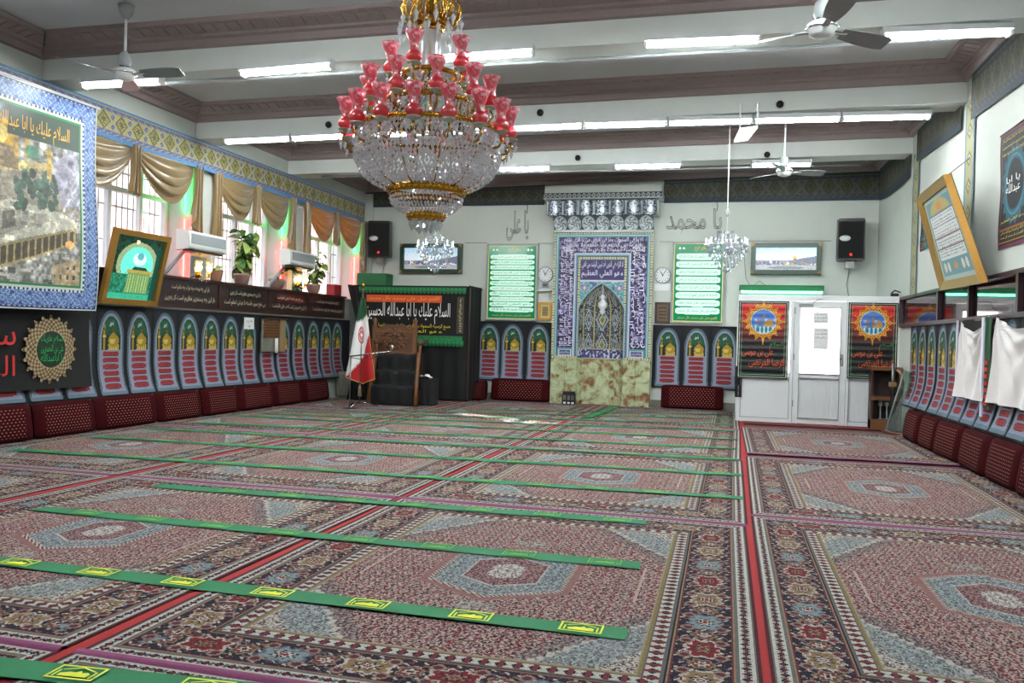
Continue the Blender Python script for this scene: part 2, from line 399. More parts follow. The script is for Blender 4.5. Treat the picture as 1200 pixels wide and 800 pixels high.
def cushion_mat():
    """maroon weave with rows of small pale dashes"""
    m = bpy.data.materials.new('cushion_weave'); m.use_nodes = True; MATS['cushion_weave'] = m; nt = m.node_tree; b = nt.nodes['Principled BSDF']
    def M(op, a, c=None):
        n = nt.nodes.new('ShaderNodeMath'); n.operation = op
        for i, q in enumerate((a, c)):
            if q is None: continue
            if isinstance(q, (int, float)): n.inputs[i].default_value = q
            else: nt.links.new(q, n.inputs[i])
        return n.outputs[0]
    t = nt.nodes.new('ShaderNodeTexCoord'); s = nt.nodes.new('ShaderNodeSeparateXYZ'); nt.links.new(t.outputs['Object'], s.inputs[0])
    row = M('DIVIDE', s.outputs[2], .034); rowi = M('FLOOR', row); u = M('ADD', M('DIVIDE', s.outputs[0], .050), M('MULTIPLY', rowi, .5))
    du = M('ABSOLUTE', M('SUBTRACT', M('FRACT', u), .5)); dv = M('ABSOLUTE', M('SUBTRACT', M('FRACT', row), .5))
    dash = M('MULTIPLY', M('LESS_THAN', du, .20), M('LESS_THAN', M('ADD', dv, M('MULTIPLY', du, .6)), .22))
    inn = M('MULTIPLY', M('LESS_THAN', M('ABSOLUTE', s.outputs[0]), .35), M('MULTIPLY', M('GREATER_THAN', s.outputs[2], .05), M('LESS_THAN', s.outputs[2], .36)))
    alt = M('MULTIPLY_ADD', M('FRACT', M('MULTIPLY', M('FLOOR', u), .5)), .9); 
    mx = nt.nodes.new('ShaderNodeMix'); mx.data_type = 'RGBA'; mx.inputs['A'].default_value = (*lin((.20, .028, .045)), 1); mx.inputs['B'].default_value = (*lin((.54, .36, .33)), 1)
    nt.links.new(M('MULTIPLY', dash, inn), mx.inputs['Factor']); nt.links.new(mx.outputs['Result'], b.inputs['Base Color']); b.inputs['Roughness'].default_value = .9; b.inputs['Specular IOR Level'].default_value = .08
cushion_mat()

# ------------------------------------------------------------------ the room
def struct(mb, name, m, parent=None, loc=None, rot=None):
    o = mb.build(name, m, parent, loc, rot)
    if parent is None: o['kind'] = 'structure'
    return o
YF = -2.2                                                        # wall behind the camera
Y2R = YB+.1
struct(MB().box(XL-1.2, 3.6, YF-.2, YB+.3, -.12, -.015), 'floor', 'floor_base')
ZT = 5.6
# back wall, with the doorway of the entrance inside the white enclosure
mb = MB(); D0, D1 = .45, 2.2
mb.box(XL-.9, D0, YB, YB+.25, -.02, ZT).box(D1, 3.6, YB, YB+.25, -.02, ZT).box(D0, D1, YB, YB+.25, 2.1, ZT)
wall_back = struct(mb, 'wall_back', 'plaster')
struct(MB().box(XL-.9, 3.6, YF-.2, YF, -.02, ZT), 'wall_front', 'plaster')
# left wall with its deep window bays
BAYS = [(1.2, 4.2), (4.75, 7.75), (8.25, 11.22), (11.72, 14.08), (14.65, 17.2)]
SILL, HEAD, XW = 2.1, 3.92, XL-.5
mb = MB().box(XW, XL, YF, YB, -.02, SILL).box(XW, XL, YF, YB, HEAD, ZT)
prev = YF
for a, b in BAYS: mb.box(XW, XL, prev, a, SILL, HEAD); prev = b
mb.box(XW, XL, prev, YB, SILL, HEAD)
wall_left = struct(mb, 'wall_left', 'plaster')
# right wall, slightly out of square, with a strip of interior glazing
mb = MB(); G0, G1 = -6.15, 8.0                                    # along local x from RP: far end is negative
mb.box(-9.0, 12, 0, .3, -.02, 1.74).box(-9, 12, 0, .3, 2.17, ZT).box(-9, G0, 0, .3, 1.74, 2.17)
wall_right = struct(mb, 'wall_right', 'plaster', None, RP, ROT_R)

# ceiling: slab, downstand beams, crown mouldings around every coffer
ZB = lambda x: 4.28+(x-XL)/10.9*.22                                # underside of the beams, rising slightly to the right
struct(MB().box(XL-.9, 3.6, YF-.2, YB+.3, ZT-.05, ZT+.1), 'ceiling', 'ceiling_plaster'); ceiling = bpy.data.objects['ceiling']
BEAMS = [(-1.0, -.8), (2.35, 2.7), (5.4, 5.85), (8.28, 8.86), (11.25, 11.75), (14.02, 14.7)]
BW = .44
XA, XB = XL-.02, 2.97
def bp(x, yl, yr): return yl+(x-XL)/10.9*(yr-yl)
for i, (yl, yr) in enumerate(BEAMS):
    mb = MB(); vs = []
    for x in (XA, XB):
        y = bp(x, yl, yr); z = ZB(x)
        vs += [(x, y, z), (x, y+BW, z), (x, y+BW, z+.62), (x, y, z+.62)]
    mb.add(vs, [(0, 1, 5, 4), (1, 2, 6, 5), (2, 3, 7, 6), (3, 0, 4, 7), (0, 3, 2, 1), (4, 5, 6, 7)])
    b = mb.build('ceiling_beam', 'beam_plaster', ceiling)
def coffer(y0l, y0r, y1l, y1r):
    """flat panel between two beams plus a crown moulding of two steps round it"""
    c = [np.array([x, y, ZB(x)]) for x, y in ((XA, y0l), (XB, y0r), (XB, y1r), (XA, y1l))]
    c[1][0] = xr(y0r)+.0; c[2][0] = xr(y1r)+.0; c[0][0] = c[3][0] = XL
    MB().add([p+[0, 0, .46] for p in c]+[p+[0, 0, .60] for p in c], [(3, 2, 1, 0), (4, 5, 6, 7), (0, 1, 5, 4), (1, 2, 6, 5), (2, 3, 7, 6), (3, 0, 4, 7)]).build('ceiling_panel', 'ceiling_plaster', ceiling)
    prof = [(0, .25), (.05, .26), (.06, .29), (.07, .33), (.12, .345), (.13, .37), (.34, .415), (.35, .43), (.36, .462)]
    for k in range(4):
        a, b = c[k], c[(k+1) % 4]; ce = sum(c)/4
        mb = MB(); vs = []
        t = (b-a)/np.linalg.norm(b-a); n = np.array([-t[1], t[0], 0])
        for d, z in prof:
            vs.append(a+t*d+n*d+[0, 0, z]); vs.append(b-t*d+n*d+[0, 0, z])
        mb.add(vs, [(2*j, 2*j+1, 2*j+3, 2*j+2) for j in range(len(prof)-1)])
        # egg-and-dart row on the inclined face: small raised darts, one run of relief
        L = np.linalg.norm(b-a); q = int(L/.16)
        for j in range(q):
            p = a+t*(.30+(L-.6)*(j+.5)/q)+n*.235+[0, 0, .388]+t*0
            mb.obox(p, t*.052, n*.075+np.array([0, 0, .016]), np.array([0, 0, .006]))
        mb.build('crown_molding', 'molding', ceiling)
E2 = [(yl+BW, yr+BW) for yl, yr in BEAMS]
for i in range(1, len(BEAMS)-1): coffer(*E2[i], *BEAMS[i+1])
coffer(*E2[-1], YB, YB)

# windows of the left wall
def window(n, y0, y1):
    w = y1-y0; t = tag(link(bpy.data.objects.new('window_%d' % n, None), None, (XW+.02, y0, SILL), ROT_L), kind='structure')
    h = HEAD-SILL; fr = MB()
    for a in (0, w-.06): fr.box(a, a+.06, -.04, .04, 0, h)
    fr.box(0, w, -.04, .04, 0, .06).box(0, w, -.04, .04, h-.06, h)
    fr.build('window_frame', 'white_paint', t)
    xs = [0, w*.30, w*.58, w*.80, w]; zt = 1.22
    for x in xs[1:-1]: MB().box(x-.035, x+.035, -.035, .035, .06, h-.06).build('mullion', 'white_paint', t)
    MB().box(.06, w-.06, -.045, .045, zt-.035, zt+.035).build('transom', 'white_paint', t)
    for a, b in zip(xs, xs[1:]):
        for z0, z1 in ((.05, zt-.03), (zt+.03, h-.05)):
            MB().box(a+.03, b-.03, -.004, .004, z0, z1).build('pane', 'pane', t)
    k = int(w/.115)
    for i in range(1, k):
        MB().box(i*w/k-.007, i*w/k+.007, .10, .114, .02, h-.02).build('grille_bar', 'grey_plastic', t)
    for z in (.5, 1.0, 1.5): MB().box(0, w, .095, .12, z-.01, z+.01).build('grille_rail', 'grey_plastic', t)
for i, (a, b) in enumerate(BAYS): window(i+1, a, b)
# what lies outside; the wall is shaped to mask the sun
yard = MB().box(XL-7, XL-1.2, -6, 26, -.5, -.3).build('courtyard_paving', 'outdoor'); yard['kind'] = 'structure'
ob = MB().box(XL-7.3, XL-7, -6, 18.75, -.5, 9.5).box(XL-7.3, XL-7, 19.5, 30, -.5, 9.5).build('wall_outside', 'outdoor_brick'); ob['kind'] = 'structure'  # made tall, with a gap, so only one shaft of sun enters
st = MB().box(-1.5, 5, YB+.25, YB+7, -.3, -.02).build('terrace_paving', 'outdoor'); st['kind'] = 'structure'

# interior glazing strip in the right wall with a dark frame
t = tag(link(bpy.data.objects.new('window_9', None), None, RP, ROT_R), kind='structure')
bars = [G0]+[float(np.linalg.norm((rt(u, 345)-RP)[:2])*(-1 if rt(u, 345)[1] > 9 else 1)) for u in (1102.5, 1139, 1197)]+[1.4, 2.8, 4.2, 5.6, G1]
MB().box(G0, G1, -.05, .02, 1.70, 1.755).box(G0, G1, -.05, .02, 2.155, 2.20).build('window_frame', 'purple_frame', t)
for x in bars: MB().box(x-.035, x+.035, -.045, .03, 1.74, 2.17).build('mullion', 'purple_frame', t)
for a, b in zip(bars, bars[1:]): MB().box(a+.03, b-.03, .004, .012, 1.75, 2.16).build('pane', 'pane_pink', t)
mb = MB().box(-9, 12, 2.2, 2.4, 0, ZT).box(-9, 12, .3, 2.2, -.1, 0).box(-9, 12, .3, 2.2, 2.9, 3.0).box(-9, -8.8, .3, 2.2, 0, 3).box(11.8, 12, .3, 2.2, 0, 3)
o = mb.build('wall_side_room', 'plaster', None, RP, ROT_R); o['kind'] = 'structure'

# painted friezes
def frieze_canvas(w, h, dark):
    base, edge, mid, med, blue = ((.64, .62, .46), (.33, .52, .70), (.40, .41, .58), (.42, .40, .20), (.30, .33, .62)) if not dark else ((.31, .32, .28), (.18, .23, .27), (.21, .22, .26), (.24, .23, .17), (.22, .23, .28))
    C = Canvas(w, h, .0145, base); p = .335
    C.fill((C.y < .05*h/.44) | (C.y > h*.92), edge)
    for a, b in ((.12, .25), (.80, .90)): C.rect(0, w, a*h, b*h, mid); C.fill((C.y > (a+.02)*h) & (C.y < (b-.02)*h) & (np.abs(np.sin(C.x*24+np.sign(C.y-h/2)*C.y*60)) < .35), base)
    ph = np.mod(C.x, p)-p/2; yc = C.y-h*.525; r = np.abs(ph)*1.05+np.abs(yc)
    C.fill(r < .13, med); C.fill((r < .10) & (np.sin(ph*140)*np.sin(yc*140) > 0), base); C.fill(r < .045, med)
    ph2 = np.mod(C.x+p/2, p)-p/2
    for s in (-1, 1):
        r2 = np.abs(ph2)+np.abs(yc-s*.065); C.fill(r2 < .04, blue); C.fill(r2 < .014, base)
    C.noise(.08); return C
def trim(n, mesh, loc=None, rot=None):
    o = inst('trim_%d' % n, mesh, None, loc, rot); o['kind'] = 'structure'; return o
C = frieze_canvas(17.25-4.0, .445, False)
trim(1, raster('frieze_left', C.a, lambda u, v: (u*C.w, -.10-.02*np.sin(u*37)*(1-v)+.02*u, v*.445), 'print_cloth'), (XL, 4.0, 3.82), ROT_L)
# back frieze in two lengths beside the prayer niche
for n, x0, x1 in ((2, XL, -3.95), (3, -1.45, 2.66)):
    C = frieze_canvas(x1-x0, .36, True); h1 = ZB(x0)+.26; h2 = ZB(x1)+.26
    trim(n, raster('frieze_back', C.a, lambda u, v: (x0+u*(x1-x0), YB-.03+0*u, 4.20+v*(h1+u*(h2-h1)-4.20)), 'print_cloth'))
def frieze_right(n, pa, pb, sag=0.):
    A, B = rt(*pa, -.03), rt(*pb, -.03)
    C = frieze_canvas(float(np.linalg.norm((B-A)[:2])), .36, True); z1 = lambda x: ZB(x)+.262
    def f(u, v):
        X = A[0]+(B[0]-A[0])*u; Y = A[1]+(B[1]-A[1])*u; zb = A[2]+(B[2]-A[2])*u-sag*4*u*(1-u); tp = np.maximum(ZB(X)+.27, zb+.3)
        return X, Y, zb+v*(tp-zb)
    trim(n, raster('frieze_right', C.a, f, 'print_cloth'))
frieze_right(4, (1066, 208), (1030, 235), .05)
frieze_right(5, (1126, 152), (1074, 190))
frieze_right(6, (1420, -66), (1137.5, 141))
# patterned ribbon on the two right-hand pilasters
def ribbon(n, u0, u1, y0, y1):
    A, B = rt(u0, y1, -.02), rt(u1, y1, -.02); zt = rt(u0, y0)[2]
    w = float(np.linalg.norm((B-A)[:2])); C = Canvas(w, zt-A[2], .016, (.60, .58, .45))
    C.fill((C.x < .06) | (C.x > w-.06), (.38, .48, .52)); C.fill((C.x < .02) | (C.x > w-.02), (.5, .62, .68))
    ph = np.mod(C.y, .34)-.17; r = np.abs(ph)*1.1+np.abs(C.x-w/2); C.fill(r < .12, (.44, .42, .22)); C.fill(r < .07, (.68, .66, .5)); C.fill(r < .035, (.35, .37, .58))
    trim(n, raster('pilaster_ribbon', C.a, lambda u, v: (A[0]+u*(B[0]-A[0]), A[1]+u*(B[1]-A[1]), A[2]+v*(zt-A[2])), 'print_cloth'))
ribbon(7, 1126, 1137, 128, 331); ribbon(8, 1066, 1073, 188, 345)
# plain pilaster in the far left corner, dark skirting along the back wall
o = MB().box(XL, XL+.2, YB-.05, YB, 0, 4.5).build('trim_9', 'plaster'); o['kind'] = 'structure'
o = MB().box(XL, -3.75, YB-.02, YB, 0, .16).box(-1.6, .1, YB-.02, YB, 0, .16).build('baseboard_back', 'grey_board'); o['kind'] = 'structure'

# ------------------------------------------------------------------ carpets
def carpet_image(w, l, cell):
    C = Canvas(w, l, cell, (.56, .33, .34)); x = C.x-w/2; y = C.y-l/2
    dx, dy = w/2-np.abs(x), l/2-np.abs(y); d = np.minimum(dx, dy); s = np.where(dx < dy, y, x)
    navy, red, cream, teal, rose, tan, black = (.13, .12, .20), (.54, .10, .14), (.76, .73, .68), (.50, .58, .60), (.62, .38, .38), (.60, .48, .34), (.10, .09, .12)
    white = (.78, .76, .72); rn = RNG.random(x.shape)
    # --- field: small all-over leaf and rosette repeat
    def herati(mask, base, dark, bright, mid, leaf):
        C.fill(mask, base)
        a, b = .096, .080
        px, py = np.mod(x, a)-a/2, np.mod(y, b)-b/2; qx, qy = np.mod(x+a/2, a)-a/2, np.mod(y+b/2, b)-b/2
        lat = np.abs(np.abs(px)/a+np.abs(py)/b-.5)
        C.fill(mask & (lat < .07), dark)
        C.fill(mask & (lat < .07) & (np.mod(x*61+y*47, .9) < .35), leaf)
        r = np.abs(px)+np.abs(py); C.fill(mask & (r < .022), bright); C.fill(mask & (r < .010), mid)
        r = np.maximum(np.abs(qx), np.abs(qy)); C.fill(mask & (r < .017), dark); C.fill(mask & (r < .010), bright if sum(bright) > 1.2 else mid)
        for ox, oy in ((.25, .25), (-.25, .25), (.25, -.25), (-.25, -.25)):
            ux, uy = np.mod(x-ox*a+a/2, a)-a/2, np.mod(y-oy*b+b/2, b)-b/2
            C.fill(mask & (np.abs(ux*.8+uy*np.sign(ox*oy)*.6) < .008) & (np.abs(ux)+np.abs(uy) < .035), mid)
        C.fill(mask & (rn < .17), dark); C.fill(mask & (rn > .83), mid); C.fill(mask & (rn > .17) & (rn < .25), bright); C.fill(mask & (rn > .25) & (rn < .36), base)
    fa, fb = w/2-.485, l/2-.485
    field = d > .485
    herati(field, (.53, .35, .36), (.20, .12, .17), (.60, .08, .14), (.74, .65, .61), (.36, .33, .37))
    # corner pieces with stepped edges
    st = .03; xs, ys = np.round(np.abs(x)/st)*st, np.round(np.abs(y)/st)*st
    k = xs/fa+ys/fb*1.0
    cor = field & (k > 1.50); mid_ = field & (k > 1.36) & (k <= 1.50)
    herati(mid_, (.48, .36, .38), (.17, .14, .22), (.45, .20, .26), (.62, .58, .55), (.35, .38, .42))
    herati(cor, (.51, .55, .55), (.30, .32, .37), (.55, .50, .52), (.66, .70, .70), (.36, .42, .46))
    C.fill(field & (np.abs(k-1.50) < .014), cream)
    herati(field & (k > 1.80), (.68, .64, .60), (.28, .24, .28), (.50, .30, .32), (.80, .78, .74), (.5, .5, .5))
    for sx in (-1, 1): C.fill(field & (np.abs(x-sx*(fa-.10)) < .006) & (np.abs(y) < .33), (.75, .66, .60))
    # --- central hexagon with points along the length
    def hexr(hx, hy): return np.maximum(np.abs(x)/hx, np.abs(x)/hx*.42+np.abs(y)/hy*.90)
    H1 = hexr(.37, .47); C.fill(H1 < 1.10, (.60, .40, .38)); C.fill(H1 < 1.0, cream)
    C.fill((H1 < 1) & (H1 > .93) & (np.mod(x*33+y*29, 1) < .45), (.45, .16, .2))
    herati(H1 < .92, (.50, .55, .56), (.27, .30, .37), (.45, .42, .47), (.64, .69, .70), (.32, .40, .46))
    H2 = hexr(.20, .27); C.fill(H2 < 1.06, cream); herati(H2 < 1.0, (.52, .30, .33), (.22, .13, .20), (.42, .10, .16), (.66, .52, .50), (.4, .3, .34))
    H3 = hexr(.095, .15); herati(H3 < 1, (.74, .72, .69), (.40, .36, .40), (.55, .42, .42), (.84, .82, .78), (.6, .58, .58))
    for sy in (-1, 1):
        r = np.maximum(np.abs(x)/.10, np.abs(x)/.10*.5+np.abs(y-sy*.66)/.07); herati(r < 1, (.58, .58, .56), (.35, .30, .34), (.5, .3, .3), (.72, .7, .66), (.5, .5, .5))
    # --- borders
    def stripe(a, b, c): C.fill((d >= a) & (d < b), c)
    stripe(0, .014, (.35, .12, .16)); stripe(.014, .10, white)
    ph = np.mod(s, .058)-.029; m = d-.057
    g = (d >= .014) & (d < .10)
    C.fill(g & (np.abs(ph)+np.abs(m)*1.2 < .026), black); C.fill(g & (np.abs(ph)+np.abs(m)*1.2 < .013), red)
    C.fill(g & (np.abs(np.abs(ph)-.029) < .007) & (np.abs(m) < .016), (.36, .36, .42)); C.fill(g & (np.abs(np.abs(m)-.036) < .006), (.40, .42, .42))
    stripe(.10, .107, tan); stripe(.107, .116, (.45, .16, .2))
    stripe(.116, .352, navy); B = (d >= .116) & (d < .352); mm = d-.234
    P = .36; ph = np.mod(s, P)-P/2; ph2 = np.mod(s+P/2, P)-P/2
    idx = np.floor(s/P).astype(int) % 3
    # winding vine
    vine = np.abs(mm-.070*np.sin(2*PI*s/P*2)); C.fill(B & (vine < .009), (.50, .40, .28))
    vine = np.abs(mm+.070*np.sin(2*PI*s/P*2)); C.fill(B & (vine < .008), (.38, .36, .44))
    C.fill(B & (np.mod(s+mm*.7, .047) < .016) & (np.mod(mm+s*.3, .05) < .016), cream)
    C.fill(B & (np.mod(s-mm*.6+.02, .061) < .014) & (np.mod(mm-s*.25, .043) < .014), (.55, .22, .24))
    # big palmettes and the rosettes between
    r = np.sqrt((ph/1.5)**2+mm**2)+.010*np.cos(np.arctan2(mm, ph)*8)
    for i, c in enumerate((red, teal, (.60, .46, .30))):
        k = B & (idx == i); C.fill(k & (r < .076), cream if i != 1 else (.34, .40, .50)); C.fill(k & (r < .064), c); C.fill(k & (r < .036), navy); C.fill(k & (r < .026), cream if i else tan); C.fill(k & (r < .012), red)
    r = np.sqrt(ph2**2+mm**2)+.008*np.cos(np.arctan2(mm, ph2)*6)
    C.fill(B & (r < .054), tan); C.fill(B & (r < .043), (.46, .20, .22)); C.fill(B & (r < .026), cream); C.fill(B & (r < .011), navy)
    for o in (-.25, .25):
        q = np.mod(s-o*P, P)-P/2
        for sg in (-1, 1):
            r = np.sqrt(q**2+(mm-sg*.075)**2); C.fill(B & (r < .032), (.62, .50, .44)); C.fill(B & (r < .02), (.40, .14, .2))
    C.fill(B & (rn < .05), (.40, .34, .36))
    stripe(.352, .361, (.45, .16, .2)); stripe(.361, .370, tan); stripe(.370, .376, black)
    stripe(.376, .462, white); g = (d >= .376) & (d < .462); m = d-.419; ph = np.mod(s, .07)-.035
    C.fill(g & (np.abs(np.abs(ph)-.012)+np.abs(m)*.7 < .016), black); C.fill(g & (np.abs(ph) < .010) & (np.abs(m) < .03), (.50, .16, .2)); C.fill(g & (np.abs(np.abs(m)-.036) < .005), (.38, .38, .40))
    stripe(.462, .472, (.56, .48, .26)); stripe(.472, .485, (.66, .56, .44))
    C.a *= (1+.16*(RNG.random(x.shape)[..., None]-.5)); return C.a
CW, CL = 2.65, 3.52
cimg = carpet_image(CW, CL, .0078); g_ = cimg.mean(-1, keepdims=True); cimg = np.clip((cimg*.80+g_*.20)*.80+.015, 0, 1)
pile = raster('carpet', cimg, lambda u, v: ((u-.5)*CW, (v-.5)*CL, .012+.003*np.sin(u*9+v*5)*np.sin(v*11)), 'carpet')
def carpet_edge():
    mb = MB().box(-CW/2, CW/2, -CL/2, CL/2, 0, .008); return mb.mesh('carpet_backing', 'maroon')
back_me = carpet_edge()
bind_me = MB().grid(lambda u, v: ((u-.5)*CW, -.03+.06*v, .006+.016*math.sin(PI*v)), 40, 6).mesh('end_binding', 'purple_binding')
colx = {'L2': -6.68, 'L1': -3.968, 'M': -1.22, 'R': 1.447}
cname = {'L2': 'along the left cushions', 'L1': 'in the second column from left', 'M': 'left of the wide red runner', 'R': 'right of the wide red runner'}
rown = ['closest to the camera', 'second from the camera', 'third from the camera', 'fourth from the camera', 'nearest the back wall']
rowy = [1.12, 4.66, 8.24, 11.82, 15.38]
for c, x in colx.items():
    for r, y in enumerate(rowy):
        if c == 'R' and r == 4: continue
        if r == 0 and c in ('L2',): continue
        yy = y+(.40 if c == 'R' else 0); sl = 1.
        if c == 'R' and r == 3: yy, sl = 12.40, .91
        o = inst('carpet', pile, None, (x, yy, 0), -.004*((r*7+int(x*10)) % 5-2))
        o.scale = (.955 if c == 'R' else .985 if c == 'L2' else 1.03 if c == 'M' else 1, sl, 1)
        tag(o, 'medallion carpet %s, %s' % (cname[c], rown[r]), 'carpet', 'medallion carpets')
        inst('backing', back_me, o)
        for e in (-1, 1):
            b = inst('end_binding', bind_me, o, (0, e*(CL/2+.010), .001), None, (1, 1 if r < 2 else .55, 1 if r < 2 else .7)); b['label'] = 'purple woven end binding'
# red felt in the gaps between the columns
for x0, x1, lab in ((.08, .18, 'wide bright red felt runner left of the door enclosure'), (-2.66, -2.56, 'narrow red felt strip down the middle of the hall'), (-5.38, -5.31, 'thin red felt strip near the left cushions')):
    y1 = 17.2 if x0 < 0 else 16.9
    o = MB().grid(lambda u, v: (x0-.03+u*(x1-x0+.06)+.012*math.sin(v*31), .2+v*(y1-.2), .004+.003*math.sin(u*PI)), 2, 80).build('floor_runner', 'red_felt'); tag(o, lab, 'runner', 'red felt strips between carpets')
o = MB().box(.2, 2.5, 14.78, 15.26, 0, .010).build('threshold_mat', 'maroon'); tag(o, 'plain dark red mat in front of the white door', 'mat')

MCX = float(at(705.7, 350, 'Y', YB-.22)[0])
o = MB().box(MCX-.45, MCX+.45, 17.16, 17.43, -.004, .012).build('niche_mat', 'rust_mat'); tag(o, 'rust coloured mat on the floor inside the prayer niche', 'mat')
# green prayer strips with printed emblems
def emblem(mb, x, w, h):
    def fr(x0, x1, y0, y1, t):
        for a, b, c, d in ((x0, x1, y0, y0+t), (x0, x1, y1-t, y1), (x0, x0+t, y0+t, y1-t), (x1-t, x1, y0+t, y1-t)):
            mb.add([(x+a, c, .0085), (x+b, c, .0085), (x+b, d, .0085), (x+a, d, .0085)], [(0, 1, 2, 3)])
    fr(-w/2, w/2, -h/2, h/2, .010)
    for p in ([(-.30, -.32), (.30, -.32), (.30, -.05), (.22, .05), (.12, -.02), (.05, .14), (-.02, .0), (-.14, .02), (-.22, -.06), (-.30, -.12)], [(-.34, .12), (0, .36), (.34, .12), (.34, .18), (0, .43), (-.34, .18)],
              [(-.40, -.36), (-.36, -.36), (-.36, .14), (-.40, .14)], [(.36, -.36), (.40, -.36), (.40, .14), (.36, .14)]):
        mb.add([(x+a*w, b*h, .0085) for a, b in p], [tuple(range(len(p)))])
strips = [((-260, 756), (300, 815), 0, 'closest to the camera, at the bottom left corner'), ((-60, 652), (735, 743), 0, 'second from the camera, with bright yellow emblems'), ((44, 596), (750, 664), 1, 'third from the camera, crossing a central medallion'),
          ((185, 569), (757, 613), 1, 'fourth from the camera, lying along a purple seam'), ((16, 527), (871, 584), 1, 'fifth from the camera'), ((109, 512), (868, 557), 1, 'sixth from the camera'),
          ((171, 502), (866, 539), 1, 'seventh from the camera'), ((229, 495), (864, 526), 1, 'eighth from the camera'), ((269, 487), (862, 515), 1, 'ninth from the camera'), ((300, 484.5), (861, 505), 1, 'tenth from the camera'),
          ((330, 481), (860, 497.5), 1, 'eleventh from the camera'), ((455, 480.5), (860, 491), 1, 'twelfth from the camera'), ((560, 479.5), (859, 486), 1, 'thirteenth, nearest the prayer niche')]
for i, (a, b, faded, lab) in enumerate(strips):
    A, B = at(*a, 'Z', .015), at(*b, 'Z', .015); L = float(np.linalg.norm(B-A)); ang = math.atan2(B[1]-A[1], B[0]-A[0]); wd = .150 if i else .17
    t = thing('prayer_strip', 'long green prayer row strip, '+lab, 'strip', (A[0], A[1], .0175), ang, 'green prayer row strips')
    n = max(8, int(L/.25)); ph = i*1.3
    MB().grid(lambda u, v: (u*L, (v-.5)*wd+.012*math.sin(u*L*1.1+ph), .003+.003*math.sin(u*L*2.3+v*2+ph)), n, 2).grid(lambda u, v: (u*L, (.5-v)*wd+.012*math.sin(u*L*1.1+ph), -.001), n, 1).build('cloth_band', 'strip_green', t)
    k = int(L/.53); mb = MB()
    for j in range(k):
        x = L-.21-j*.53
        m2 = MB(); emblem(m2, 0, .20, .118)
        if j == 0: em = m2.mesh('emblem', 'strip_faded' if faded else 'strip_yellow')
        inst('emblem', em, t, (x, .012*math.sin(x*1.1+ph), .0005))
# one strip laid the other way beside the niche
A, B = at(688, 490, 'Z', .015), at(722, 477, 'Z', .015)
t = thing('prayer_strip', 'short green strip laid lengthwise towards the prayer niche', 'strip', (A[0], A[1], .027), math.atan2(B[1]-A[1], B[0]-A[0]))
L = float(np.linalg.norm(B-A)); MB().box(0, L, -.08, .08, 0, .005).build('cloth_band', 'strip_green', t)
for x in np.arange(.3, L, .53): inst('emblem', em, t, (x, 0, -.002))

# ------------------------------------------------------------------ prayer niche on the back wall
def P(u, v, Y=YB):
    q = at(u, v, 'Y', Y); return float(q[0]), float(q[2])
YM = YB-.22
MX0, MX1 = P(647.5, 350, YM)[0], P(764, 350, YM)[0]; MC = (MX0+MX1)/2; MH = (MX1-MX0)/2
MZ0, MZ1 = .96, 3.60
navy, teal, creamt, purple, white = (.20, .17, .34), (.34, .56, .58), (.72, .70, .56), (.19, .14, .27), (.74, .75, .80)
mih = thing('prayer_niche', 'tall tiled prayer niche with white script on navy bands and a stalactite cornice', 'mihrab', (MC, YM, 0), 0)
mih['label'] = 'tall tiled prayer niche with white script on navy bands over marble'
C = Canvas(2*MH, MZ1-MZ0, .0125, teal); x = np.abs(C.x-MH); z = C.y; H = C.h; hw = MH
def ring(d0, d1, col, checks=None):
    """U-shaped border: d counted inwards from the outer edge, open at the bottom"""
    m = (x < hw-d0) & (z < H-d0) & ~((x < hw-d1) & (z < H-d1))
    C.fill(m, col)
    if checks: C.fill(m & (np.mod(np.where(z < H-(hw-x), z, C.x), checks[0]) < checks[0]*.28), checks[1])
n1 = smooth_noise(C.ny, C.nx, 60, 3); n2 = smooth_noise(C.ny, C.nx, 46, 8)
ring(0, .055, creamt, (.055, (.42, .42, .30))); ring(.055, .13, teal); ring(.075, .088, white); ring(.115, .13, (.22, .3, .4))
ring(.13, .44, purple); C.fill((x < hw-.13) & (z < H-.13) & ~((x < hw-.44) & (z < H-.44)) & (n1 > .62), (.44, .40, .58))
ring(.44, .52, (.44, .58, .66)); ring(.455, .47, white); ring(.50, .52, (.24, .3, .42))
ring(.52, .57, creamt, (.055, (.42, .42, .30)))
inn = (x < hw-.57) & (z < H-.57)
C.fill(inn, teal); C.fill(inn & (z > H-.60), (.25, .3, .4))
C.fill(inn & (z < H-.60) & (z > H-1.0), (.21, .17, .36)); C.fill(inn & (z > H-1.04) & (z < H-1.0), white)
sp_ = inn & (z < H-1.04); C.fill(sp_ & (np.abs(n2-.5) < .05), (.66, .76, .76)); C.fill(sp_ & (n2 > .72), (.30, .34, .55))
for s in (-1, 1): C.ell(MH+s*.36, H-1.17, .07, .06, (.62, .42, .58)); C.ell(MH+s*.36, H-1.17, .03, .03, white)
# small script panels at the foot of the bands
C.fill((x > hw-.44) & (x < hw-.13) & (z < .22), teal); C.fill((x > hw-.42) & (x < hw-.15) & (z < .19) & (z > .05), white); C.fill((x > hw-.40) & (x < hw-.17) & (z < .17) & (z > .07), (.30, .32, .48))
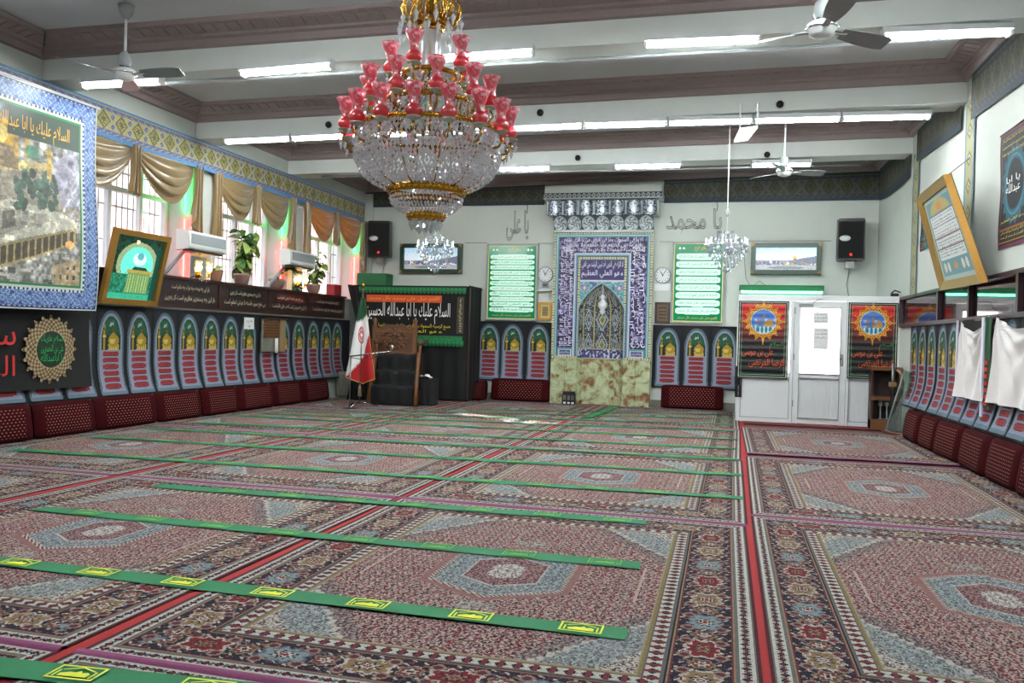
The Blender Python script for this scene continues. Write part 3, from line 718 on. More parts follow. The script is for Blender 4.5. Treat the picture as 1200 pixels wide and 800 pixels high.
# fine joints of the tiles
C.fill(((np.mod(z, .33) < .012) & (x > hw-.44) & (x < hw-.13)) | ((np.mod(C.x-.02, .33) < .012) & (z > H-.44) & (z < H-.13)), (.55, .53, .62))
C.rect(0, C.w, 0, .045, creamt); C.fill((z < .045) & (np.mod(C.x, .055) < .016), (.42, .42, .30))
NW = .475
def arch_top(q):                                                   # height of the opening's edge at |x| = q
    k = np.clip(q/NW, 0, 1); return 1.42-.44*k**1.35-.10*k**8
hole = (x < NW) & (z+MZ0 < arch_top(x)+1.10)
edge = (x < NW+.025) & (z+MZ0 < arch_top(np.maximum(x-.02, 0))+1.125) & ~hole
C.fill(edge, (.48, .62, .64)); C.noise(.05)
inst('tiled_face', raster('tiled_face', C.a, lambda u, v: ((u-.5)*2*MH, 0*u, MZ0+v*H), 'print_tile', ~hole), mih)
MB().box(-MH, -NW-.02, .005, .22, MZ0, MZ1).box(NW+.02, MH, .005, .22, MZ0, MZ1).box(-NW-.02, NW+.02, .012, .2, 2.62, MZ1).build('core', 'plaster', mih)
# recess of five facets, closing to a point
fac = [(-NW, 0), (-.39, .13), (-.17, .2), (.17, .2), (.39, .13), (NW, 0)]
def facet_img(w, h, k):
    C = Canvas(w, h, .0125, (.23, .22, .24)); cx = w/2
    for zc in np.arange(.30, h, .52):
        r = np.abs(C.x-cx)/(w*.40)+np.abs(C.y-zc)/.25
        C.fill(r < 1, (.60, .64, .68)); C.fill(r < .80, (.28, .26, .32)); C.fill(r < .55, (.58, .60, .62) if k != 2 else (.70, .66, .50)); C.fill(r < .33, (.30, .30, .28) if k != 2 else (.42, .40, .2))
    nn = smooth_noise(C.ny, C.nx, 44, k); C.fill((np.abs(nn-.5) < .06), (.56, .60, .62))
    C.fill(C.x < .012, (.66, .62, .40)); C.fill(C.x > w-.012, (.66, .62, .40))
    C.rect(0, w, 0, .20, (.26, .25, .44)); C.fill((C.y < .2) & (nn > .6), (.74, .76, .84)); C.rect(0, w, .20, .22, (.64, .62, .5)); C.rect(0, w, 0, .02, creamt); return C.a
for k, (a, b) in enumerate(zip(fac, fac[1:])):
    w = math.hypot(b[0]-a[0], b[1]-a[1]); h = 1.62
    def fx(u, v, a=a, b=b):
        s = np.clip((v-.66)/.34, 0, 1)**1.6; X = a[0]+(b[0]-a[0])*u; Y = a[1]+(b[1]-a[1])*u
        return X*(1-s), Y*(1-s)+.06*s, .96+v*h
    inst('niche_facet', raster('niche_facet', facet_img(w, h, k), fx, 'print_silver'), mih)
    # marble below
    n = np.array([b[0]-a[0], b[1]-a[1], 0])/w; o_ = np.array([-n[1], n[0], 0])*.02; A = np.array([*a, 0.]); B = np.array([*b, 0.])
    mb = MB().add([A, B, B+o_, A+o_]+[q+np.array([0, 0, .95]) for q in (A, B, B+o_, A+o_)], [(0, 1, 5, 4), (1, 2, 6, 5), (2, 3, 7, 6), (3, 0, 4, 7), (4, 5, 6, 7)])
    mb.build('marble_slab', 'marble', mih)
for x0, x1 in ((-MH, -MH+.30), (-MH+.303, -NW-.005), (NW+.005, MH-.30), (MH-.297, MH)):
    MB().box(x0, x1, -.02, .2, -.01, .50, .006).build('marble_slab', 'marble', mih); MB().box(x0, x1, -.02, .2, .503, .955, .006).build('marble_slab', 'marble', mih)
# stalactite cornice
zc0, zc1, zc2, zc3 = MZ1, 3.91, 4.23, 4.35
n = 7
for i in range(n):
    w = 2*MH/n; xc = -MH+w*(i+.5)
    mb = MB()
    def bowl(u, v):                                                 # shallow shell leaning out
        a = PI*u; r = w/2*.98
        return xc-r*math.cos(a), -.02-.20*v+.11*math.sin(a)*math.sin(PI*v*.9+.1), zc0+(zc1-zc0)*v
    C = Canvas(w, .31, .0105, (.30, .32, .36)); rr = np.hypot(C.x-w/2, (C.y-.155)*.98); an = np.arctan2(C.y-.155, C.x-w/2); nn = smooth_noise(C.ny, C.nx, 14, 40+i)
    C.fill(rr < .140, (.74, .77, .78)); C.fill((rr < .125) & (np.abs(nn-.5) > .10), (.44, .47, .50)); C.fill((rr < .118) & (np.sin(an*6+rr*60) > .35), (.80, .83, .84)); C.fill(rr < .035, (.40, .42, .48)); C.fill(rr < .02, (.8, .82, .84))
    inst('stalactite_bowl', raster('stalactite_bowl', C.a, lambda u, v: (xc+(u-.5)*w, -.03-.17*v**1.3+.07*np.sin(PI*u)*np.sin(PI*v), zc0+(zc1-zc0)*v), 'print_tile'), mih)
    w2 = (2*MH+.20)/n; x2 = -MH-.10+w2*(i+.5)
    mb = MB(); q = 9
    pts = [(x2-w2*.40, zc1), (x2-w2*.40, zc1+.24)]+[(x2-w2*.40*math.cos(t), zc1+.24+.11*math.sin(t)) for t in np.linspace(.3, PI-.3, 7)]+[(x2+w2*.40, zc1+.24), (x2+w2*.40, zc1)]
    C = Canvas(w2*.8, .35, .012, (.26, .28, .34)); nn = smooth_noise(C.ny, C.nx, 12, i); C.fill(np.abs(nn-.5) < .09, (.68, .72, .74)); C.ell(w2*.4, .12, .07, .06, (.62, .66, .70)); C.ell(w2*.4, .24, .06, .05, (.62, .66, .7)); C.ell(w2*.4, .24, .03, .025, (.3, .3, .4))
    keep = (C.y < .24) | ((C.x-w2*.4)**2/(w2*.4)**2+(C.y-.24)**2/.11**2 < 1)
    inst('stalactite_panel', raster('stalactite_panel', C.a, lambda u, v: (x2+(u-.5)*w2*.8, -.20+.06*np.sin(PI*u)-.02*v, zc1+v*.35), 'print_silver', keep), mih)
    arch = [(x2-w2*.5, zc1), (x2-w2*.5, zc2), (x2+w2*.5, zc2), (x2+w2*.5, zc1)]+[(a, b) for a, b in reversed(pts)]
    mb.prism(arch, -.27, -.14); mb.build('stalactite_arch', 'tile_dark', mih)
for i in range(n+1):
    x2 = -MH-.10+(2*MH+.20)/n*i
    MB().lathe([(.028, 0), (.02, .03), (.018, .2), (.028, .24), (.034, .27)], 8, (x2, -.28, zc1)).build('colonnette', 'tile_silver', mih)
C = Canvas(2*MH+.36, zc3-zc2, .0125, (.20, .21, .30)); ph = np.mod(C.x, .10)-.05; C.fill(np.abs(ph)+np.abs(C.y-.065) < .045, (.62, .64, .60)); C.fill(np.abs(ph)+np.abs(C.y-.065) < .02, (.2, .2, .3)); C.rect(0, C.w, 0, .02, (.64, .66, .66))
inst('cornice_band', raster('cornice_band', C.a, lambda u, v: ((u-.5)*C.w, -.33-.02*v, zc2+v*C.h), 'print_tile'), mih)
MB().box(-MH-.18, MH+.18, -.325, .2, zc2, zc3).box(-MH-.1, MH+.1, -.14, .2, zc1, zc2).box(-MH, MH, .0, .2, zc0, zc1).box(-MH-.16, MH+.16, -.30, .2, zc3, 4.50).build('cornice_core', 'plaster', mih)
MB().box(-MH-.01, MH+.01, -.06, 0, zc0-.02, zc0+.03).build('cornice_molding', 'tile_silver', mih)
# script
VERSE = ['\u0628\u0633\u0645 \u0627\u0644\u0644\u0647 \u0627\u0644\u0631\u062d\u0645\u0646 \u0627\u0644\u0631\u062d\u064a\u0645', '\u0627\u0644\u0644\u0647 \u0644\u0627 \u0627\u0644\u0647 \u0627\u0644\u0627 \u0647\u0648 \u0627\u0644\u062d\u064a \u0627\u0644\u0642\u064a\u0648\u0645 \u0644\u0627 \u062a\u0627\u062e\u0630\u0647 \u0633\u0646\u0629', '\u0644\u0647 \u0645\u0627 \u0641\u064a \u0627\u0644\u0633\u0645\u0648\u0627\u062a \u0648\u0645\u0627 \u0641\u064a \u0627\u0644\u0627\u0631\u0636 \u0645\u0646 \u0630\u0627 \u0627\u0644\u0630\u064a \u064a\u0634\u0641\u0639', '\u064a\u0639\u0644\u0645 \u0645\u0627 \u0628\u064a\u0646 \u0627\u064a\u062f\u064a\u0647\u0645 \u0648\u0645\u0627 \u062e\u0644\u0641\u0647\u0645 \u0648\u0644\u0627 \u064a\u062d\u064a\u0637\u0648\u0646', '\u0648\u0633\u0639 \u0643\u0631\u0633\u064a\u0647 \u0627\u0644\u0633\u0645\u0648\u0627\u062a \u0648\u0627\u0644\u0627\u0631\u0636 \u0648\u0644\u0627 \u064a\u0624\u0648\u062f\u0647 \u062d\u0641\u0638\u0647\u0645\u0627', '\u0648\u0647\u0648 \u0627\u0644\u0639\u0644\u064a \u0627\u0644\u0639\u0638\u064a\u0645', '\u0644\u0627 \u0627\u0643\u0631\u0627\u0647 \u0641\u064a \u0627\u0644\u062f\u064a\u0646 \u0642\u062f \u062a\u0628\u064a\u0646 \u0627\u0644\u0631\u0634\u062f \u0645\u0646 \u0627\u0644\u063a\u064a']
bz = (MZ0+.24+MZ1-.30)/2
for s in (-1, 1):
    for k, q in enumerate((.185, .285, .385)):
        write(VERSE[(1+k+(s+1)*2) % 7], 'ink_lilac', mih, s*(MH-q), -.004, bz, 2.06, .15, 'script', -PI/2*s)
for k, q in enumerate((.185, .285, .385)): write(VERSE[2+k], 'ink_lilac', mih, 0, -.004, MZ1-q, 2*MH-.42, .14, 'script')
for k, q in enumerate((.70, .88)): write(VERSE[6-k], 'ink_lilac', mih, 0, -.004, MZ1-q, .86, .18, 'script')
for s in (-1, 1): write(VERSE[0], 'ink_lilac', mih, s*(MH-.285), -.004, MZ0+.12, .20, .07, 'script')
# hanging lantern in the niche
q = P(707, 350, YM+.05)
la = thing('niche_lantern', 'small white lantern hanging on a chain inside the prayer niche', 'lantern', (MC+.02, YM+.05, 0))
MB().path([(0, 0, 2.50), (0, 0, 2.30)], .008, 6).build('chain', 'white_paint', la)
MB().lathe([(.02, 2.30), (.04, 2.27), (.07, 2.24), (.035, 2.21), (.045, 2.17), (.10, 2.12), (.10, 2.06), (.07, 2.02), (.045, 1.98), (.07, 1.95), (.03, 1.90), (0, 1.88)], 12).build('body', 'white_paint', la)
# shrine air fresheners
x, z = P(667, 470, YM-.12); d = thing('air_freshener_rack', 'small black device with three pale windows at the foot of the niche', 'device', (x, YM-.14, .012))
MB().box(-.14, .14, -.05, .05, 0, .24, .01).box(-.12, .12, -.04, .04, .24, .27).build('case', 'dark_plastic', d)
for i in (-1, 0, 1): MB().box(i*.085-.03, i*.085+.03, -.056, -.048, .09, .19).build('display', 'mirror', d); MB().box(i*.085-.025, i*.085+.025, -.06, -.05, .015, .05).build('button', 'white_plastic', d)

# ------------------------------------------------------------------ pictures, clocks, loudspeakers on the back wall
def frame_parts(t, w, h, b, m, d=.04, name='frame'):
    mb = MB()
    for p in ([(-w/2, 0), (w/2, 0), (w/2-b, b), (-w/2+b, b)], [(w/2, 0), (w/2, h), (w/2-b, h-b), (w/2-b, b)], [(w/2, h), (-w/2, h), (-w/2+b, h-b), (w/2-b, h-b)], [(-w/2, h), (-w/2, 0), (-w/2+b, b), (-w/2+b, h-b)]):
        mb.prism(p, -d, 0)
    return mb.build(name, m, t)
def wall_rect(u0, v0, u1, v1, Y=YB):
    """left, right, bottom, top in metres of a rectangle seen on the plane y = Y"""
    a, b, c, d = P(u0, (v0+v1)/2, Y), P(u1, (v0+v1)/2, Y), P((u0+u1)/2, v1, Y), P((u0+u1)/2, v0, Y)
    return a[0], b[0], c[1], d[1]
LINES = VERSE+['\u0627\u0644\u0644\u0647\u0645 \u0635\u0644 \u0639\u0644\u0649 \u0645\u062d\u0645\u062f \u0648\u0622\u0644 \u0645\u062d\u0645\u062f', '\u0633\u0628\u062d\u0627\u0646 \u0627\u0644\u0644\u0647 \u0648\u0627\u0644\u062d\u0645\u062f \u0644\u0644\u0647 \u0648\u0644\u0627 \u0627\u0644\u0647 \u0627\u0644\u0627 \u0627\u0644\u0644\u0647', '\u0631\u0628\u0646\u0627 \u0622\u062a\u0646\u0627 \u0641\u064a \u0627\u0644\u062f\u0646\u064a\u0627 \u062d\u0633\u0646\u0629', '\u0627\u0644\u0633\u0644\u0627\u0645 \u0639\u0644\u064a\u0643 \u064a\u0627 \u0631\u0633\u0648\u0644 \u0627\u0644\u0644\u0647']
def green_board(u0, v0, u1, v1, n, lab, glow):
    x0, x1, z0, z1 = wall_rect(u0, v0, u1, v1); w, h = x1-x0, z1-z0
    t = thing('prayer_board', lab, 'sign', ((x0+x1)/2, YB-.01, z0))
    frame_parts(t, w, h, .035, 'grey_plastic', .09)
    C = Canvas(w-.07, h-.07, .012, (.78, .74, .40)); W_, H_ = C.w, C.h
    C.rect(.018, W_-.018, .018, H_-.018, (.02, .42, .26))
    top = H_-.19; pit = (top-.14)/n
    for i in range(n):
        zc = top-pit*(i+.5); C.ell(W_/2, zc, W_/2-.05, pit*.44, (.72, .88, .80), 5)
    for sx in (.11, .19, W_-.11, W_-.19): C.ell(sx, H_-.10, .032, .032, (.86, .92, .88), .8)
    tex_board('lit_panel', C, glow, t, (0, -.06, .035))
    for i in range(n):
        zc = top-pit*(i+.5)+.035; write(LINES[(i*3+n) % len(LINES)], 'ink_red' if n == 11 and i in (0, 3, 6, 8) else 'ink_dark', t, 0, -.062, zc, W_-.2, pit*.5, 'script')
    write('\u062f\u0639\u0627\u06cc \u0641\u0631\u062c', 'ink_gold', t, .05, -.062, H_-.065, .26, .11, 'title'); write(LINES[7], 'ink_gold', t, 0, -.062, .11, W_*.8, .07, 'script')
green_board(571, 286, 631, 375.5, 11, 'framed green prayer board with eleven white lines, left of the niche', 'print_glow')
green_board(787.5, 283.5, 849, 379, 8, 'glowing green prayer board with eight white lines, right of the niche', 'print_backlit')
def clock(u, v, lab, h0, m0):
    x, z = P(u, v, YB-.05); t = thing('wall_clock', lab, 'clock', (x, YB-.002, z)); r = .17
    MB().lathe([(0, 0), (r, 0), (r, .035), (r-.012, .05), (r-.022, .035), (0, .03)], 28).build('case', 'grey_plastic', t, None, (PI/2, 0, 0))
    MB().lathe([(0, .0), (r-.022, 0)], 28).build('dial', 'white_paint', t, (0, -.037, 0), (PI/2, 0, 0))
    for k in range(12):
        a = k*PI/6; MB().box(-.006, .006, -.002, .002, r*.66, r*.80).build('hour_mark', 'dark_plastic', t, (0, -.04, 0), (0, a, 0))
    for a, l, wd, nm in ((h0, .55, .008, 'hour_hand'), (m0, .76, .006, 'minute_hand')): MB().box(-wd, wd, -.003, 0, -.02, r*l).build(nm, 'dark_plastic', t, (0, -.043, 0), (0, a, 0))
clock(638.8, 321.5, 'round white wall clock to the left of the niche', -.45, .55); clock(776.5, 322.5, 'round white wall clock to the right of the niche', -.5, .55)
x, z = P(639, 333.5); t = thing('calendar_display', 'small digital calendar under the left clock', 'display', (x, YB, z-.06)); MB().box(-.07, .07, -.04, 0, 0, .10, .01).build('case', 'grey_plastic', t); MB().box(-.05, .05, -.044, -.039, .02, .08).build('screen', 'tile_dark', t)
MB().box(-.15, .15, -.12, 0, -.08, -.065).build('shelf', 'white_paint', t)
x, z = P(776.5, 337); t = thing('calendar_display', 'white calendar box under the right clock', 'display', (x, YB, z-.07)); MB().box(-.17, .17, -.03, 0, -.0, .15, .008).build('case', 'white_paint', t); MB().box(-.10, .10, -.034, -.029, .03, .13).build('lit_window', 'flag_white', t)
def small_frame(u0, v0, u1, v1, m, inner, lab):
    x0, x1, z0, z1 = wall_rect(u0, v0, u1, v1); w, h = x1-x0, z1-z0; t = thing('framed_verse', lab, 'picture', ((x0+x1)/2, YB, z0)); frame_parts(t, w, h, .05, m)
    C = Canvas(w-.1, h-.1, .012, inner); C.rect(.04, C.w-.04, .05, C.h-.05, tuple(np.array(inner)*.55)); tex_board('print', C, 'print_paper', t, (0, -.02, .05))
    for k in range(3): write(LINES[k+3], 'ink_gold', t, 0, -.024, h*.34+k*h*.15, w*.42, h*.09, 'script')
small_frame(631, 354, 647, 375.5, 'gold_frame', (.72, .64, .42), 'little gilt framed verse under the left clock')
small_frame(767.5, 354, 785.5, 379, 'wood_dark', (.34, .27, .2), 'little dark wooden framed verse under the right clock')
def mosque_canvas(w, h, flip, cell=.012):
    C = Canvas(w, h, cell, (.84, .90, .95)); C.a *= (1-.35*((C.y/h)-.55).clip(0, 1)[..., None]*np.array([1.3, .8, .4]))
    C.fill(C.y < h*.42, (.50, .52, .55)); C.fill(C.y < h*.22, (.62, .62, .64))
    for i in range(60):
        a = RNG.random(2); C.rect(a[0]*w, a[0]*w+.02+.06*RNG.random(), h*(.20+.1*a[1]), h*(.30+.12*a[1]), tuple(RNG.choice([(.8, .8, .85), (.35, .36, .42), (.6, .5, .4), (.3, .35, .6)])))
    k = .36 if not flip else .62; C.rect(w*k, w*k+.05*w, h*.38, h*.55, (.55, .42, .26)); C.ell(w*(k+.025), h*.57, w*.025, h*.07, (.80, .66, .3))
    C.poly([(w*.45, h*.35), (w, h*.30), (w, h*.62), (w*.75, h*.52)], (.42, .44, .50)); C.ell(w*.5, h*.1, w*.3, h*.06, (.42, .46, .48)); C.noise(.12); return C
def light_box(u0, v0, u1, v1, flip, lab):
    x0, x1, z0, z1 = wall_rect(u0, v0, u1, v1); w, h = x1-x0, z1-z0; t = thing('illuminated_picture', lab, 'picture', ((x0+x1)/2, YB, z0))
    frame_parts(t, w, h, .09, 'frame_green', .12); C = mosque_canvas(w-.18, h-.18, flip); tex_board('backlit_print', C, 'print_screen', t, (0, -.07, .09))
    for sx in (-1, 1):
        for zz in (.01, h-.01):
            s = 1 if zz < .1 else -1; MB().add([(sx*w/2, -.123, zz), (sx*(w/2-.08), -.123, zz), (sx*w/2, -.123, zz+s*.08)], [(0, 1, 2)]).build('corner_plate', 'gold_frame', t)
light_box(471, 286, 542.5, 320.5, False, 'green framed illuminated shrine picture behind the big chandelier')
light_box(880, 285, 962, 322, True, 'green framed illuminated mosque picture above the white door')
def loudspeaker(u, v, lab, tilt, yaw):
    x, z = P(u, v, YB-.25); t = thing('wall_loudspeaker', lab, 'speaker', (x, YB-.28, z), (tilt, 0, yaw))
    w, h = .245, .40
    MB().prism([(-w, -h), (w, -h), (w*1.02, -h*.9), (w, h*.9), (w*.92, h), (-w*.92, h), (-w, h*.9), (-w*1.02, -h*.9)], -.2, .0).add([(-w, 0, -h), (w, 0, -h), (w, 0, h), (-w, 0, h), (-w*.6, .18, -h), (w*.6, .18, -h), (w*.6, .18, h), (-w*.6, .18, h)], [(4, 5, 6, 7), (0, 1, 5, 4), (1, 2, 6, 5), (2, 3, 7, 6), (3, 0, 4, 7)]).build('cabinet', 'dark_plastic', t)
    MB().box(-w*.92, w*.92, -.212, -.2, -h*.9, h*.86, .01).build('grille', 'black_cloth', t)
    MB().lathe([(0, 0), (.10, 0), (.10, .008), (0, .01)], 16).build('horn_reflection', 'white_plastic', t, (-w*.45, -.214, .02), (PI/2, 0, 0)).scale = (1, .55, 1)  # pale disc stands in for a reflection on the round horn
    MB().ball((0, 0, 0), .022).build('power_light', 'led_red', t, (0, -.214, -h*.72))
    MB().box(-.08, .08, -.10, .10, -h-.14, -h).box(-.03, .03, .0, .27, -h-.09, -h-.04).build('bracket', 'steel', t); return t
loudspeaker(447.5, 281, 'black loudspeaker high on the left of the back wall', .06, .12); loudspeaker(996, 282, 'black loudspeaker high on the right of the back wall', 0, -.03)
def neon_script(s, u0, v0, u1, v1, lab):
    x0, x1, z0, z1 = wall_rect(u0, v0, u1, v1); me, _ = text_mesh(s, 'wire_tube', 1, .011)
    t = thing('wire_script', lab, 'sign', ((x0+x1)/2, YB-.03, (z0+z1)/2)); o = inst('script_tube', me, t); o.scale = (x1-x0, 1, z1-z0)
    MB().path([(.4*(x1-x0), 0, .4*(z1-z0)), (.42*(x1-x0), .02, .6*(z1-z0)), (.38*(x1-x0), .02, .6*(z1-z0)+.15)], .006).build('lead_wire', 'dark_plastic', t)
neon_script('\u06cc\u0627 \u0639\u0644\u06cc', 594, 247, 620, 282, 'unlit tube script high on the wall left of the niche')
neon_script('\u06cc\u0627 \u0645\u062d\u0645\u062f', 781, 245, 846, 276, 'unlit tube script high on the wall right of the niche')
# panel joints of the wall and loose cables
def wire(name, pts, r, m, lab, cat='cable'):
    o = MB().path(pts, r, 5).build(name, m); return tag(o, lab, cat)
for k, (u0, u1, v) in enumerate(((545, 571, 284.5), (631, 649, 285), (773, 789, 283), (848, 974, 282.5))):
    a, b = P(u0, v), P(u1, v); o = MB().box(a[0], b[0], YB-.012, YB, a[1]-.006, a[1]+.006).build('trim_%d' % (20+k), 'grey_board'); o['kind'] = 'structure'
for k, (u, v0, v1) in enumerate(((866, 240, 282), (937, 238, 282), (974, 238, 282), (558, 242, 284))):
    a, b = P(u, v0), P(u, v1); o = MB().box(a[0]-.004, a[0]+.004, YB-.008, YB, b[1], a[1]).build('trim_%d' % (30+k), 'plaster'); o['kind'] = 'structure'
pts = [(996, 310), (994, 322), (992, 334), (994, 345), (998, 352)]; wire('speaker_cable', [(P(*p)[0], YB-.02, P(*p)[1]) for p in pts], .008, 'grey_board', 'thin cable hanging below the right loudspeaker')
pts = [(452, 305), (449, 318), (451, 330)]; wire('speaker_cable', [(P(*p)[0], YB-.02, P(*p)[1]) for p in pts], .008, 'grey_board', 'thin cable hanging below the left loudspeaker')
pts = [(869, 290), (872, 300), (874, 325), (880, 337), (890, 329), (898, 335)]; wire('picture_cable', [(P(*p)[0], YB-.02, P(*p)[1]) for p in pts], .006, 'grey_board', 'loose cable beside the illuminated mosque picture')

# ------------------------------------------------------------------ mourning cloths printed with arches
def arch_image():
    w, h = .50, 1.14; C = Canvas(w, h, .0105, (.045, .05, .08)); x = np.abs(C.x-w/2); y = C.y
    def arch(hw, top, bot, col):
        k = np.clip(x/hw, 0, 1); t = top-.20*k**2.1-.10*k**7
        m = (x < hw*(1+.10*np.clip((.25-y)/.25, 0, 1)**2)) & (y > bot) & ((y < t) | (y < .75)); return C.fill(m & (y < t), col)
    arch(.238, 1.13, .01, (.27, .35, .40)); m_ = (np.mod(C.x*70+C.y*30, 1.6) < .6) & (np.abs(C.a[..., 0]-.27) < .01); C.fill(m_, (.40, .48, .54))
    arch(.205, 1.09, .045, (.56, .61, .69)); arch(.182, 1.05, .60, (.02, .22, .16))
    arch(.170, 1.03, .60, (.04, .34, .22)); C.fill((x < .17) & (y < .80) & (y > .60), (.03, .13, .10)); C.fill((x < .17) & (y > .78) & (y < .84) & (RNG.random(x.shape) < .5), (.03, .22, .15))
    gold, gd, gl = (.68, .55, .14), (.44, .34, .08), (.86, .76, .36)
    C.rect(.105, .150, .60, .86, gold); C.rect(.140, .150, .60, .86, gd); C.rect(.098, .158, .76, .79, gl); C.rect(.112, .144, .86, .91, gd); C.ell(.128, .91, .014, .03, gold)
    C.rect(.20, .40, .60, .665, gl); C.fill((y > .605) & (y < .66) & (C.x > .2) & (C.x < .4) & (np.mod(C.x, .04) < .015), gd)
    C.ell(.30, .72, .098, .085, gold); C.ell(.28, .735, .05, .06, gl); C.poly([(.218, .745), (.382, .745), (.345, .80), (.30, .845), (.255, .80)], gold); C.rect(.296, .304, .83, .875, (.62, .2, .14)); C.poly([(.27, .875), (.325, .875), (.315, .85), (.29, .845)], (.62, .18, .12))
    C.fill((x < .192) & (y > .05) & (y < .595), (.58, .58, .68))
    for i in range(6):
        zc = .545-.087*i; C.ell(w/2, zc, .150, .034, (.30, .10, .12), 4); C.ell(w/2, zc, .140, .026, (.62, .16, .17), 4)
        C.fill((np.abs(y-zc) < .008) & (x < .10) & (RNG.random(x.shape) < .4), (.40, .08, .1))
    C.fill((y < .045) & (x < .235), (.40, .50, .56)); return C
AC = arch_image(); AC.a *= .84
def flare(v, amt): return amt*np.clip((.42-v)/.42, 0, 1)**2
def arch_mesh(amt, name='arch_print'):
    return raster(name, AC.a, lambda u, v: ((u-.5)*AC.w, -.014-flare(v, amt)-.004*np.sin(u*9), v*AC.h), 'print_cloth')
ARCH_FLAT, ARCH_L, ARCH_R = arch_mesh(.03), arch_mesh(.10), arch_mesh(.12)
YA_ALI = '\u06cc\u0627 \u062d\u0633\u06cc\u0646'
def arch_cloth(lab, loc, rot, x0, x1, z0, z1, centres, amt, me, scale_z=1.0, over=()):
    t = thing('mourning_cloth', lab, 'banner', loc, rot)
    h = z1-z0; n = max(4, int((x1-x0)/.12))
    MB().grid(lambda u, v: (x0+(x1-x0)*u, -.008-float(flare(np.float64(v), amt))-.003*math.sin(u*n), z0+v*h), n, 24).build('cloth', 'navy_cloth', t)
    for c in centres:
        o = inst('arch_print', me, t, (c, -.004, z0+.03)); o.scale = (1, 1, scale_z)
        q = write(YA_ALI, 'ink_white', t, c, -.026, z0+.03+.955*scale_z, .075, .09, 'script')
    return t
def centres_back(us): return [P(u, 410, YB-.02)[0] for u in us]
z1, z0 = P(600, 376.5)[1], P(600, 448)[1]
cs = centres_back((573, 600.5, 631)); arch_cloth('black cloth with three printed arches left of the niche', (0, YB-.015, 0), 0, P(562, 400)[0], MX0-.02, .42, 1.70, cs, .03, ARCH_FLAT, 1.06)
cs = centres_back((782.5, 816, 849)); arch_cloth('black cloth with three printed arches right of the niche', (0, YB-.015, 0), 0, MX1+.02, .10, .42, 1.70, cs, .03, ARCH_FLAT, 1.06)
# ------------------------------------------------------------------ cushions
def cushion_mesh(w=.96, h=.41, d=.17):
    mb = MB()
    def f(u, v):
        # closed puffed slab: v runs round the section, u along the length
        a = 2*PI*v; X = (u-.5)*w; e = max(0., 1-abs(2*u-1)**7)**.5
        cy, cz = math.cos(a), math.sin(a); k = 4.
        s = (abs(cy)**k+abs(cz)**k)**(-1/k)
        zz = h/2+cz*s*h/2*(.90+.10*e); yy = cy*s*d/2*(.35+.65*e)
        return X, yy+(zz-h/2)*.16, zz
    mb.grid(f, 18, 20)
    return mb.mesh('cushion', 'cushion_weave')
CUSH = cushion_mesh(); NC = [0]
def cushion(x, y, rot, lab, sx=1., sz=1., group='maroon wall cushions', tilt=0.):
    o = inst('wall_cushion', CUSH, None, (x, y, .015), (0, tilt, rot)); o.scale = (sx, 1, sz); tag(o, lab, 'cushion', group); return o
for (u0, u1, Y, lab) in ((502, 520, YB-.55, 'maroon cushion mostly hidden behind the black covered box'), (521, 552, YB-.55, 'maroon cushion under the black stage drape'), (576, 645, YB-.13, 'long maroon cushion under the three arches left of the niche'), (775, 848, YB-.13, 'long maroon cushion under the three arches right of the niche')):
    a, b = P(u0, 460, Y)[0], P(u1, 460, Y)[0]; cushion((a+b)/2, Y, 0, lab, (b-a)/.96, 1.15 if u0 > 570 else 1.0)
a = P(563, 460, YB-.4)[0]; cushion(a, YB-.42, -.5, 'maroon cushion standing askew at the right end of the stage', .42, 1.0, tilt=-.12)

# ------------------------------------------------------------------ black draped stage with its banner
YS = YB-.95
x0, x1 = P(431, 400, YS)[0], P(549, 400, YS)[0]; xb = P(547, 400, YS)[0]; zt = P(500, 336, YS)[1]
t = thing('draped_stage', 'black draped booth behind the carved chair carrying a wide black banner', 'stage', ((x0+x1)/2, YS, .02)); cx = (x0+x1)/2
L0, L1, LB = x0-cx, x1-cx, xb-cx
for a, b in ((L0+.02, L1-.02),):
    MB().grid(lambda u, v: (a+(b-a)*u, .02*math.sin(u*46)*(1-.6*v)+.008*math.sin(u*17+v*3), .02+v*(zt-.02)), 90, 8).build('front_drape', 'black_cloth', t)
MB().grid(lambda u, v: (L1-.02+.01*math.sin(u*22), u*.9, .02+v*zt), 12, 4).build('side_drape', 'black_cloth', t)
MB().box(L0, L1, 0, .9, zt-.03, zt).build('top_board', 'black_cloth', t)
for x in (L0+.03, L1-.03):
    MB().box(x-.03, x+.03, .02, .08, 0, zt-.03).build('post', 'wood_dark', t)
bn = thing('stage_banner', 'wide black banner with large white script and green scalloped fringe on the stage', 'banner', (cx, YS-.05, 0))
zb = P(500, 403, YS)[1]; bt = zt+.02
flx = P(408, 337, YS-.9)[0]-cx
def bcl(u, v):
    X = L0-.10+(LB-L0+.10)*u; return X, .006*math.sin(X*9+v*2), zb+(bt-zb)*v
MB().grid(bcl, 30, 8).build('cloth', 'black_cloth', bn)
